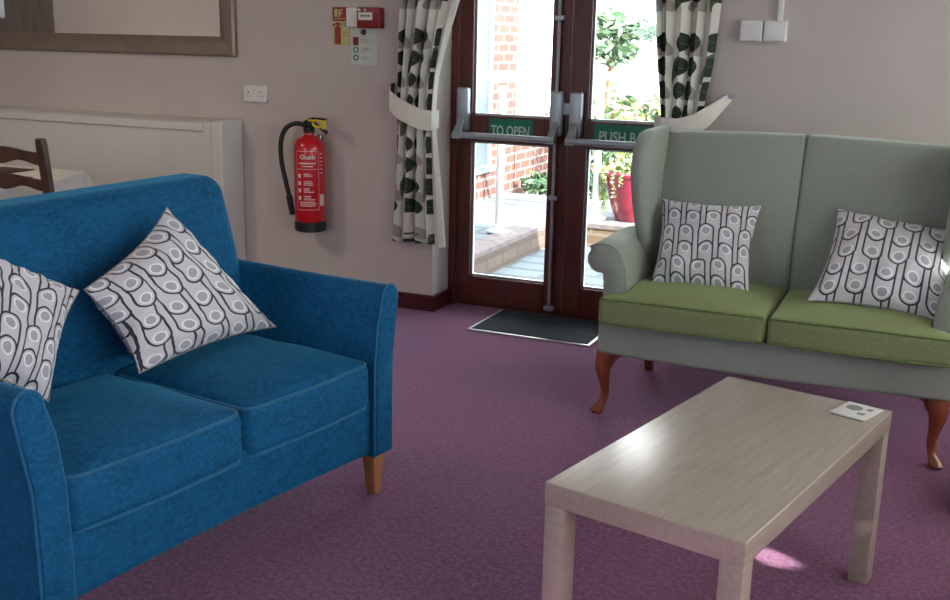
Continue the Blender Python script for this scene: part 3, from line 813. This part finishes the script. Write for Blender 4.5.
# ------------------------------------------------------------------ green wing sofa
GX = -.510; GW = .622
e = thing('wing_sofa', 'two seat sage green wing back sofa with moss seat cushions', 'sofa', (GX, 3.72, 0))
def railg(p, c, h):
    x, y, z = p
    if z < .28 and y < .2: z += -.010 * math.cos(x / GW * PI * .5)
    return (x, y, z)
b = MB(); b.rbox(-GW, GW, .02, .68, .245, .375, .015, 3, 8, railg); b.build('seat_base', 'green', e)
def backg(sign):
    x0, x1 = (-.56, -.0006) if sign < 0 else (.0006, .56)
    def fn(p, c, h):
        x, y, z = p; t = (z - .36) / .69
        y += .13 * t - .035 * math.sin(PI * min(1, t * 1.1)) 
        a = (x - c[0]) / h[0]
        if y < c[1] + .1 * t: y -= .022 * (1 - a * a)
        if t > .5: z += .014 * math.sin(PI * (x + .56) / 1.12)
        return (x, y, z)
    b = MB(); b.rbox(x0, x1, .50, .62, .36, 1.04, .016, 4, 10, fn); b.build('back_panel', 'green', e)
backg(-1); backg(1)
# wings
for sd in (-1, 1):
    secs = []
    for z, yf, xo, th in ((.50, .42, .575, .050), (.60, .36, .578, .052), (.70, .315, .588, .054), (.80, .285, .598, .058), (.90, .275, .606, .062), (.98, .29, .606, .064), (1.03, .325, .603, .060), (1.052, .365, .598, .050), (1.06, .42, .592, .035)):
        yb = .56 + .13 * (z - .36) / .69
        # rounded front roll: cross-section in xy
        n = 9; sec = []
        for k in range(n + 1):
            a = PI * k / n; sec.append((sd * (xo - th * .5 - math.cos(a) * th * .5 * -1 * -1), yf + th * .5 - math.sin(a) * th * .5, z))
        sec += [(sd * (xo), yb, z), (sd * (xo - th), yb, z)] if True else []
        # order: from +cos.. ensure loop
        secs.append(sec)
    b = MB(); b.loft(secs); b.build('wing', 'green', e, angle=60)
# arms with outward scroll
for sd in (-1, 1):
    c = (.636, .598); ro = .050
    outline = [(.535, .36), (.535, .50), (.542, .57)] + [(c[0] + (ro + .02) * math.cos(R(a)) * (1.15 if a > 90 else 1), c[1] + (ro + .01) * math.sin(R(a))) for a in range(150, 40, -20)] \
        + [(c[0] + ro * math.cos(R(a)), c[1] + ro * math.sin(R(a))) for a in range(40, -110, -20)] + [(.622, .538), (.619, .50), (.619, .36)]
    secs = []
    for y, q in ((.065, .90), (.068, .96), (.078, 1.0), (.25, 1.0), (.40, 1.0), (.52, 1.0)):
        cx, cz = .585, .55
        dz = -.0 if y < .3 else 0
        secs.append([(sd * (cx + (x - cx) * q), y, cz + (z - cz) * q + dz) for x, z in outline])
    b = MB(); b.loft(secs); b.build('arm', 'green', e, angle=55)
    b = MB(); b.tube([(sd * x, .070, z) for x, z in outline], .0035, 6); b.build('arm_piping', 'green', e)
def tcush(sd):
    x0, x1 = (-.615, -.004) if sd < 0 else (.004, .615)
    def fn(p, c, h):
        x, y, z = p; a = (x - c[0]) / h[0]; q = (y - c[1]) / h[1]
        dome = max(0, 1 - abs(a) ** 3) * max(0, 1 - abs(q) ** 3)
        if z > c[2]: z += .030 * dome + .004 * mnoise.noise(Vector((x * 8, y * 8, 1)))
        else: z -= .004 * dome
        lim = lerp(.612, .528, min(1, max(0, (y - .052) / .012)))
        x = max(-lim, min(lim, x))
        return (x, y - (.012 * (1 - a * a) if q < -.5 else 0), z)
    b = MB(); b.rbox(x0, x1, -.02, .50, .37, .472, .022, 4, 26, fn); o = b.build('seat_cushion', 'gseat', e, angle=50)
    xs = (-.606, -.010) if sd < 0 else (.010, .606)
    for z in (.467, .378):
        b = MB(); pts = [(lerp(xs[0], xs[1], k / 14), -.018 - .010 * math.sin(PI * k / 14), z + (.004 * math.sin(PI * k / 14) if z > .4 else 0)) for k in range(15)]
        b.tube(pts, .004, 6); b.build('piping', 'gpipe', o)
tcush(-1); tcush(1)
def cabriole(x, y, sx, sy, parent, H=.262, sc=1.0, name='leg'):
    """knee bulges outwards (sx,sy), ankle thin, pad foot"""
    b = MB(); secs = []
    prof = [(.262, 0.0, .034), (.235, .004, .037), (.205, .010, .034), (.17, .012, .028), (.13, .006, .021), (.09, .0, .0165), (.06, .002, .015), (.04, .010, .016), (.026, .022, .021), (.012, .028, .026), (.0, .026, .022)]
    for z, o, r in prof:
        secs.append([(x + sx * o + r * sc * math.cos(2 * PI * k / 14), y + sy * o + r * sc * math.sin(2 * PI * k / 14), z * H / .262) for k in range(14)])
    b.loft(secs)
    for dx, dy in ((-sx, 0), (0, -sy)):      # ears under the rail
        px_, py_ = -dy, dx
        pl = [(0, 0), (.095, 0), (.085, -.015), (.055, -.03), (.035, -.055), (.02, -.08), (0, -.085)]
        b.loft([[(x + dx * p + px_ * w, y + dy * p + py_ * w, .258 * H / .262 + q) for p, q in pl] for w in (-.018, .018)])
    return b.build(name, 'cabriole', parent)
cabriole(-.592, .062, -.9, -.6, e); cabriole(.575, .062, .8, -.8, e)
for x in (-.575, .575):
    b = MB(); b.loft([[(x + q * a, .63 + q * c + d, z) for a, c in ((-1, -1), (1, -1), (1, 1), (-1, 1))] for q, d, z in ((.022, 0, .26), (.02, .01, .13), (.016, .04, 0))]); b.build('leg', 'cabriole', e, bevel=.003)

# dark foot of another seat at the right edge of the picture
e = thing('footstool', 'low wooden footstool at right edge, only its dark foot in view', 'footstool', (.375, 3.485, 0))
b = MB(); b.rbox(-.17, .17, -.14, .14, .10, .17, .03, 4, 3); b.build('pad', 'skirt', e)
for sx in (-1, 1):
    for sy in (-1, 1):
        b = MB(); secs = []
        for z, o, r in ((.11, 0, .022), (.08, .02, .020), (.05, .055, .018), (.03, .075, .02), (.012, .085, .022), (0, .085, .016)):
            secs.append([(sx * (.13 + o) + r * math.cos(2 * PI * k / 12), sy * .11 + r * math.sin(2 * PI * k / 12), z) for k in range(12)])
        b.loft(secs).build('leg', 'chairwood', e)

# ------------------------------------------------------------------ coffee table
TA = R(12.70)
e = thing('coffee_table', 'pale grey oak laminate coffee table with square legs', 'coffee table', (-.263, 1.905, 0), -TA)
LL, WW, HT = .957, .455, .479
MB().rbox(-WW, 0, 0, LL, HT - .052, HT, .003, 2, 1).build('table_top', 'table', e)
for x in (-WW + .0015, -.0515):
    for y in (.0015, LL - .0515): MB().rbox(x, x + .05, y, y + .05, 0, HT - .0525, .002, 1, 1).build('leg', 'table', e)
# coaster / beer mat
e = thing('drinks_coaster', 'white printed coaster card at far end of the coffee table', 'coaster', (-.1365, 2.787, HT), -R(20))
MB().rbox(-.047, .047, -.060, .055, .0005, .006, .003, 2, 1).build('card', 'white_plastic', e)
b = MB(); b.lathe([(.0001, .0066), (.021, .0066), (.021, .0055)], -.012, .012, 0, 20)
o = b.build('printed_circle', 'grey_print', e, smooth=False)
b = MB(); b.box(.012, .03, -.03, -.016, .0055, .0066); b.box(.018, .032, .012, .03, .0055, .0064); b.build('printed_mark', 'grey_print', e, smooth=False)

# ------------------------------------------------------------------ dining table with cloth, chair
TP = [Vector((-3.56, 3.47, 0)), Vector((-3.745, 3.885, 0)), Vector((-4.72, 3.86, 0)), Vector((-4.62, 3.42, 0))]
e = thing('dining_table', 'small dining table hidden under the white cloth', 'table', (-4.15, 3.66, 0))
tc = Vector((-4.15, 3.66, 0))
b = MB(); b.loft([[tuple((p - tc) * .97 + Vector((0, 0, z))) for p in TP] for z in (.70, .735)]); b.build('table_top', 'chairwood', e, smooth=False)
for p in TP:
    q = (p - tc) * .88; MB().box(q.x - .022, q.x + .022, q.y - .022, q.y + .022, 0, .70).build('leg', 'chairwood', e, smooth=False)
# cloth
b = MB(); per = []; nseg = 26
for i in range(4):
    a, c = TP[i], TP[(i + 1) % 4]
    for k in range(nseg): per.append(a.lerp(c, k / nseg))
m_ = len(per); levels = [(0, .740, 0), (0, .742, 0)]
secs = []
ctr = tc
def ringp(scale, z, out, fold):
    res = []
    for i, p in enumerate(per):
        d = (p - ctr).normalized(); w = math.sin(i * 2 * PI / 8.5) * fold + math.sin(i * 2 * PI / 5.3 + 1) * fold * .5
        q = ctr + (p - ctr) * scale + d * (out + w); res.append((q.x, q.y, z))
    return res
secs = [ringp(.02, .742, 0, 0), ringp(.5, .742, 0, 0), ringp(.97, .742, 0, 0), ringp(1.0, .739, .003, 0), ringp(1.0, .725, .010, .001), ringp(1, .68, .020, .005), ringp(1, .60, .030, .011), ringp(1, .50, .038, .017), ringp(1, .40, .045, .022)]
b.loft(secs, caps=False); b.add(ringp(.02, .742, 0, 0), [tuple(range(m_))])
tag(b.build('tablecloth', 'cloth', angle=60), 'white tablecloth draped over the dining table behind the blue sofa', 'tablecloth')
tag(MB().rbox(-4.16, -3.96, 3.60, 3.78, .7425, .7465, .002, 1, 1).build('placemat', 'placemat'), 'dark placemat farther from the chair on the white tablecloth', 'placemat', 'placemats on the dining table')
tag(MB().rbox(-4.0, -3.76, 3.475, 3.575, .7425, .7465, .002, 1, 1).build('placemat', 'placemat'), 'dark placemat at table edge just behind the ladder back chair', 'placemat', 'placemats on the dining table')

e = thing('dining_chair', 'dark wooden ladder back dining chair behind the blue sofa', 'chair', (-3.655, 3.37, 0), R(3))
for sx in (-1, 1):
    x = .205 * sx
    b = MB(); secs = []
    for z, y in ((0, -.03), (.25, -.005), (.44, 0), (.6, -.01), (.8, -.03), (.93, -.045), (.955, -.048)):
        h = .019 if z < .94 else .015; secs.append([(x + a * h, y + c * .017, z) for a, c in ((-1, -1), (1, -1), (1, 1), (-1, 1))])
    b.loft(secs); b.build('back_post', 'chairwood', e, bevel=.004)
    b = MB(); b.tube([(x, .36, .44), (x, .36, 0)], [.019, .015], 12); b.build('leg', 'chairwood', e)
for zc, h in ((.878, .052), (.765, .048), (.64, .045)):
    b = MB(); n = 20; top = []; bot = []
    for k in range(n + 1):
        u = -1 + 2 * k / n; top.append((.195 * u, zc + h / 2 + .010 * math.cos(u * PI) )); bot.append((.195 * u, zc - h / 2 - .010 * math.cos(u * PI * 2)))
    yb = -.01 - .035 * (zc - .6) / .3
    poly = top + list(reversed(bot))
    b.loft([[(x, yb - .02 * (1 - (x / .195) ** 2) + w, z) for x, z in poly] for w in (-.008, .008)]); b.build('back_slat', 'chairwood', e, angle=40)
MB().rbox(-.21, .21, -.0, .39, .43, .465, .012, 3, 2).build('seat', 'chairwood', e)
for z in (.2, .3): MB().tube([(-.2, .36, z), (.2, .36, z)], .01, 8).build('stretcher', 'chairwood', e)

# ------------------------------------------------------------------ outside
ZO = -.02
b = MB(); b.box(-20, 20, 5.17, 7.1, ZO - .1, ZO); b.box(XR + .2, 20, -10, 5.17, ZO - .1, ZO)
tag(b.build('ground', 'slabs', smooth=False), 'pale concrete paving outside the garden doors', None, None, 'structure')
b = MB(); b.box(-3.35, -2.53, 5.17, 7.1, ZO, .14); b.box(-3.35, 6, 7.1, 8.25, ZO, .14)
structure(b.build('terrace', 'slabs', smooth=False), 'raised paved terrace beyond the garden doors')
b = MB(); b.box(-2.66, -2.50, 5.17, 7.08, ZO, .12)
b.box(-2.50, 6, 7.07, 7.2, ZO, .12, mi=1)
b.box(-2.67, -2.49, 5.17, 7.06, .12, .15, mi=2); b.box(-2.67, 6, 7.06, 7.23, .12, .15, mi=2)
structure(b.build('kerb', ['kerbside', 'brickX', 'coping'], smooth=False), 'brick kerb edging the raised terrace')
b = MB(); b.box(-60, 60, 8.25, 90, -.1, .05)
tag(b.build('ground', 'gravel', smooth=False), 'bright pale ground beyond the terrace', None, None, 'structure')
# neighbouring wing of the house
e = thing('house_wing', 'brick wing of the building with tall window outside the left door leaf', 'building', (-3.35, 0, 0))
b = MB(); b.box(-.3, 0, 5.17, 6.2, ZO, 3.2); b.box(-.3, 0, 6.2, 7.92, ZO, .36); b.box(-.3, 0, 7.92, 8.40, ZO, 3.2); b.box(-.3, 0, 6.2, 7.92, 2.3, 3.2)
b.box(-5, -.3, 5.17, 8.40, ZO, 3.2)
b.build('brick_wall', 'brickY', e, smooth=False)
b = MB(); b.box(-.10, .03, 6.2, 7.92, .36, .41); b.box(-.05, -.005, 6.2, 6.27, .41, 2.3); b.box(-.05, -.005, 7.86, 7.92, .41, 2.3); b.box(-.05, -.005, 6.2, 7.92, .62, .68); b.box(-.05, -.005, 7.05, 7.1, .41, 2.3)
b.build('window_frame', 'greyblue', e, smooth=False)
MB().box(-.03, -.02, 6.2, 7.92, .41, 2.3).build('pane', 'darkglass', e, smooth=False)
b = MB(); b.box(-3.50, -3.35, 8.42, 13.5, ZO, .72); b.box(-3.53, -3.32, 8.42, 13.5, .72, .77, mi=1)
tag(b.build('garden_wall', ['brickY', 'coping'], smooth=False), 'low brick garden wall running away beyond the terrace', 'wall')
# handrail
e = thing('handrail', 'white painted handrail with round posts on the terrace', 'railing', (0, 0, 0))
def rail_post(x, y, top=1.17):
    b = MB(); b.tube([(x, y, .15), (x, y, top)], .026, 16); o = b.build('post', 'upvc', e)
    k = MB(); k.lathe([(.0001, .0), (.075, 0), (.075, .012), (.04, .016), (.036, .05), (.028, .055)], x, y, .15, 20); k.build('base_plate', 'upvc', o)
rail_post(-2.66, 6.43, 1.10); rail_post(-2.27, 7.3, 1.12); rail_post(-.6, 7.3, 1.12)
b = MB(); b.tube([(-3.3, 5.3, 1.17), (-3.0, 5.9, 1.165), (-2.66, 6.43, 1.165), (-2.45, 6.85, 1.16), (-2.27, 7.3, 1.155), (-1.6, 7.3, 1.155), (-.6, 7.3, 1.155), (1.0, 7.3, 1.155)], .03, 14)
b.build('top_rail', 'upvc', e)

# foliage
def leaf_cloud(b, blobs, count, size, rnd, mis=(0,)):
    for _ in range(count):
        c, r = blobs[int(rnd.random() * len(blobs))]
        d = Vector((rnd.gauss(0, 1), rnd.gauss(0, 1), rnd.gauss(0, 1))).normalized() * (rnd.random() ** .4)
        p = Vector(c) + Vector((d.x * r[0], d.y * r[1], d.z * r[2]))
        a = Vector((rnd.gauss(0, 1), rnd.gauss(0, 1), rnd.gauss(0, .6))).normalized(); n_ = a.orthogonal().normalized()
        n_ = (Matrix.Rotation(rnd.random() * 6.28, 3, a) @ n_)
        s_ = size * (.6 + rnd.random() * .8)
        pts = [p - a * s_, p - a * s_ * .3 + n_ * s_ * .38, p + a * s_ * .4 + n_ * s_ * .32, p + a * s_, p + a * s_ * .4 - n_ * s_ * .32, p - a * s_ * .3 - n_ * s_ * .38]
        b.add([tuple(q) for q in pts], [tuple(range(6))], mi=mis[int(rnd.random() * len(mis))])
rnd = random.Random(5)
def shrub(name, label, cat, blobs, count, size, mats, stems, group=None, y0=0):
    e = thing(name, label, cat, (blobs[0][0][0], blobs[0][0][1], y0), group=group)
    off = Vector(e.location)
    bl_ = [(tuple(Vector(c) - off), r) for c, r in blobs]
    b = MB(); leaf_cloud(b, bl_, count, size, rnd, tuple(range(len(mats)))); b.build('foliage', mats, e, smooth=False)
    b = MB()
    for s_ in stems: b.tube([tuple(Vector(p) - off) for p in s_[:-1]], s_[-1], 7)
    if stems: b.build('stem', 'bark', e)
hb = []
for k in range(14):
    x = -2.95 + k * .30; hb.append(((x, 8.9 + .1 * (k % 2), .55), (.30, .25, .50 + .05 * math.sin(k * 2))))
shrub('hedge', 'loose green garden hedge behind the handrail, right door leaf', 'hedge', hb, 5200, .045, ['leafA', 'leafB', 'leafC'],
      [((x, 8.9, .05), (x + .05, 8.9, .8), .015) for x in (-2.7, -2.4, -2.0, -1.6)], y0=.05)
shrub('garden_tree', 'small dark green tree above the hedge, seen in right door leaf', 'tree',
      [((-2.98, 9.9, 1.33), (.24, .3, .18)), ((-2.75, 9.9, 1.50), (.30, .3, .09)), ((-3.05, 9.9, 1.55), (.22, .3, .12))], 900, .05, ['leafA', 'leafA', 'leafC'],
      [((-3.0, 9.9, .05), (-3.02, 9.9, .9), (-2.95, 9.9, 1.5), .03)], y0=.05)
shrub('garden_tree', 'overhanging tree branches at the top of the right door leaf', 'tree',
      [((-2.9, 11.6, 2.15), (.6, .4, .10)), ((-2.3, 11.6, 2.05), (.5, .4, .22)), ((-3.2, 11.6, 2.45), (.9, .5, .25)), ((-1.9, 11.6, 1.95), (.45, .4, .3))], 1500, .055, ['leafA', 'leafC'],
      [((-1.0, 11.8, .05), (-1.1, 11.8, 1.5), (-1.6, 11.7, 2.1), (-2.4, 11.6, 2.2), .06)], y0=.05)
shrub('ground_plant', 'dark green leafy plants at the foot of the low garden wall', 'plant',
      [((-3.12, 8.42, .20), (.16, .15, .12)), ((-2.85, 8.45, .25), (.2, .15, .16)), ((-2.6, 8.45, .22), (.14, .15, .14))], 700, .035, ['leafA'], [((-2.9, 8.45, .05), (-2.9, 8.45, .2), .01)], y0=.05)
# red glazed pot with ivy
PX, PY = -2.03, 7.42
e = thing('plant_pot', 'large red glazed plant pot standing on the brick terrace edge', 'plant pot', (PX, PY, .14))
b = MB(); b.lathe([(.01, 0), (.115, 0), (.125, .012), (.165, .12), (.20, .24), (.215, .32), (.225, .325), (.23, .345), (.22, .36), (.20, .355), (.195, .33), (.01, .32)], n=40)
b.build('pot', 'potred', e); MB().lathe([(.001, .335), (.195, .335)], n=24, caps=False).build('soil', 'soil', e)
e = thing('trailing_ivy', 'variegated ivy trailing over the left side of red pot', 'plant', (PX, PY, .47))
b = MB(); 
for (sx_, sy_, L_) in ((-.18, -.06, .30), (-.13, -.15, .26), (-.20, -.0, .20), (-.07, -.2, .20), (-.16, -.11, .33), (-.02, -.21, .12), (.06, -.2, .1)):
    for k in range(int(L_ / .016)):
        q = k * .016; out = .03 * math.sin(min(1, q / .05) * PI / 2); dd = Vector((sx_, sy_, 0)).normalized()
        shrink = 1 - q * .9
        leaf_cloud(b, [((sx_ * shrink + dd.x * (out + .03), sy_ * shrink + dd.y * (out + .03), .04 - q), (.014, .014, .014))], 3, .014, rnd, (0, 1))
leaf_cloud(b, [((0, 0, .05), (.19, .18, .06))], 420, .022, rnd, (0, 1))
b.build('foliage', ['leafC', 'leafB'], e, smooth=False)
b = MB()
for (sx_, sy_, L_) in ((-.18, -.06, .30), (-.13, -.15, .26), (-.16, -.11, .33)):
    dd = Vector((sx_, sy_, 0)).normalized(); b.tube(spline([(sx_ * .3, sy_ * .3, 0), (sx_ + dd.x * .05, sy_ + dd.y * .05, .045), (sx_ * .95 + dd.x * .06, sy_ * .95 + dd.y * .06, -L_ * .5), (sx_ * .75 + dd.x * .06, sy_ * .75 + dd.y * .06, -L_)], 4), .003, 5)
b.build('stem', 'leafB', e)

# ------------------------------------------------------------------ unseen east window sheers, added to block, spread and shape sunlight
SUN = Vector((.8, -.35, .6)).normalized()
def win_hit(p):                   # floor point -> where its sun ray meets the curtain plane
    k = (XR - .09 - p[0]) / SUN.x; return (p[1] + SUN.y * k, SUN.z * k)
def added_drape(y0, y1, gap, which, gw=.048, gh=.07):
    gy, gz = gap
    for i, (a, c) in enumerate(((y0, gy), (gy, y1))):
        b = MB(); ny = 40; nz = 60; vs = []; fs = []
        for j in range(nz + 1):
            z = lerp(.25, 2.32, j / nz); g_ = gw * max(0, 1 - abs(z - gz) / gh) ** .7
            for k in range(ny + 1):
                ya, yb = (a, c - g_ + (.03 if g_ == 0 else 0)) if i == 0 else (a + g_, c)
                u = k / ny; vs.append((XR - .09 + (.03 if i else .0) + .022 * math.sin(u * 34) * (0.15 if (u > .9 and i == 0) or (u < .1 and i) else 1), lerp(ya, yb, u), z))
        W = ny + 1
        for j in range(nz):
            for k in range(ny): fs.append((j * W + k, j * W + k + 1, (j + 1) * W + k + 1, (j + 1) * W + k))
        b.add(vs, fs)
        tag(b.build('window_curtain', 'sheer'), 'unseen sheer curtain added to shape light at the %s side window, %s panel' % (which, 'nearer' if i == 0 else 'farther'), 'curtain', 'added side window curtains')
added_drape(.92, 2.35, win_hit((-.335, 2.84)), 'nearer')
def win_hit3(p):
    k = (XR - .09 - p[0]) / SUN.x; return (p[1] + SUN.y * k, p[2] + SUN.z * k)
added_drape(2.55, 4.82, win_hit3((.10, 4.06, .68)), 'farther', .07, .11)

# ------------------------------------------------------------------ light
for i, (x, y) in enumerate(((-4.4, 2.2), )):  # unseen lamp added as warm fill for the left of the room
    e = thing('added_ceiling_light', 'unseen ceiling light added as fill %s' % 'above the dining end', 'lamp', (x, y, ZC))
    MB().lathe([(.001, -.01), (.17, -.01), (.18, 0)], n=28).build('base', 'white_plastic', e)
    o = MB().lathe([(.17, -.012), (.165, -.05), (.13, -.075), (.06, -.088), (.001, -.09)], n=28).build('diffuser', 'lampglow', e)
    l = bpy.data.lights.new('fill_lamp', 'AREA'); l.shape = 'DISK'; l.size = .34; l.energy = 12; l.color = (1, .80, .58)
    lo = bpy.data.objects.new('fill_lamp', l); COL.objects.link(lo); lo.parent = e; lo.location = (0, 0, -.095)
w = bpy.data.worlds.new('World'); SC.world = w; w.use_nodes = True; g = w.node_tree
bg = g.nodes['Background']; bg.inputs[0].default_value = (.80, .91, 1.0, 1); bg.inputs[1].default_value = 4.6
tc_ = g.nodes.new('ShaderNodeTexCoord'); nz = g.nodes.new('ShaderNodeTexNoise'); nz.inputs['Scale'].default_value = 2.0
g.links.new(tc_.outputs['Generated'], nz.inputs[0])
rp_ = g.nodes.new('ShaderNodeValToRGB'); g.links.new(nz.outputs[0], rp_.inputs[0])
rp_.color_ramp.elements[0].position = .4; rp_.color_ramp.elements[0].color = (.66, .84, 1, 1); rp_.color_ramp.elements[1].position = .6; rp_.color_ramp.elements[1].color = (1, 1, 1, 1)
g.links.new(rp_.outputs[0], bg.inputs[0])
sl = bpy.data.lights.new('sun', 'SUN'); sl.energy = 9; sl.angle = R(.6); sl.color = (1, .95, .86)
so = bpy.data.objects.new('sun', sl); COL.objects.link(so); so.rotation_euler = (-SUN).to_track_quat('-Z', 'Y').to_euler(); so.location = (8, -3, 6)
def portal(name, loc, rot, sx, sy):
    l = bpy.data.lights.new(name, 'AREA'); l.shape = 'RECTANGLE'; l.size = sx; l.size_y = sy; l.cycles.is_portal = True
    o = bpy.data.objects.new(name, l); COL.objects.link(o); o.location = loc; o.rotation_euler = rot
portal('window_daylight_portal', (XR + .15, (W1[0] + W1[1]) / 2, (W1[2] + W1[3]) / 2), (0, R(90), 0), W1[3] - W1[2], W1[1] - W1[0])
portal('window_daylight_portal', (XR + .15, (W2[0] + W2[1]) / 2, (W2[2] + W2[3]) / 2), (0, R(90), 0), W2[3] - W2[2], W2[1] - W2[0])
portal('window_daylight_portal', ((WFILL[0] + WFILL[1]) / 2, YB - .15, (WFILL[2] + WFILL[3]) / 2), (R(90), 0, 0), WFILL[1] - WFILL[0], WFILL[3] - WFILL[2])
portal('door_daylight_portal', ((DX0 + DX1) / 2, 5.16, 1.05), (R(-90), 0, 0), DX1 - DX0, 2.0)

# ------------------------------------------------------------------ camera
f_, p_, r_, H = 1063.12, .242168, .021523, 1.4
a_ = -R(23.68)
F = Vector((math.sin(a_), math.cos(a_), 0)); Rt = Vector((math.cos(a_), -math.sin(a_), 0)); Z = Vector((0, 0, 1))
fw = F * math.cos(p_) - Z * math.sin(p_); up0 = F * math.sin(p_) + Z * math.cos(p_)
rt = Rt * math.cos(r_) + up0 * math.sin(r_); up = -Rt * math.sin(r_) + up0 * math.cos(r_)
cam = bpy.data.cameras.new('camera'); co = bpy.data.objects.new('camera', cam); COL.objects.link(co)
co.matrix_world = Matrix(((rt.x, up.x, -fw.x, 0), (rt.y, up.y, -fw.y, 0), (rt.z, up.z, -fw.z, H), (0, 0, 0, 1)))
cam.sensor_width = 36; cam.sensor_fit = 'HORIZONTAL'; cam.lens = f_ / 950 * 36; cam.clip_start = .02; cam.clip_end = 500
SC.camera = co

SC.view_settings.view_transform = 'Standard'; SC.view_settings.look = 'None'
SC.view_settings.gamma = 1; SC.view_settings.use_curve_mapping = False
SC.view_settings.exposure = 0.85
cy = SC.cycles
cy.use_denoising = True; cy.max_bounces = 12; cy.diffuse_bounces = 6; cy.glossy_bounces = 4; cy.transparent_max_bounces = 24
cy.sample_clamp_indirect = 8; cy.caustics_reflective = False; cy.caustics_refractive = False
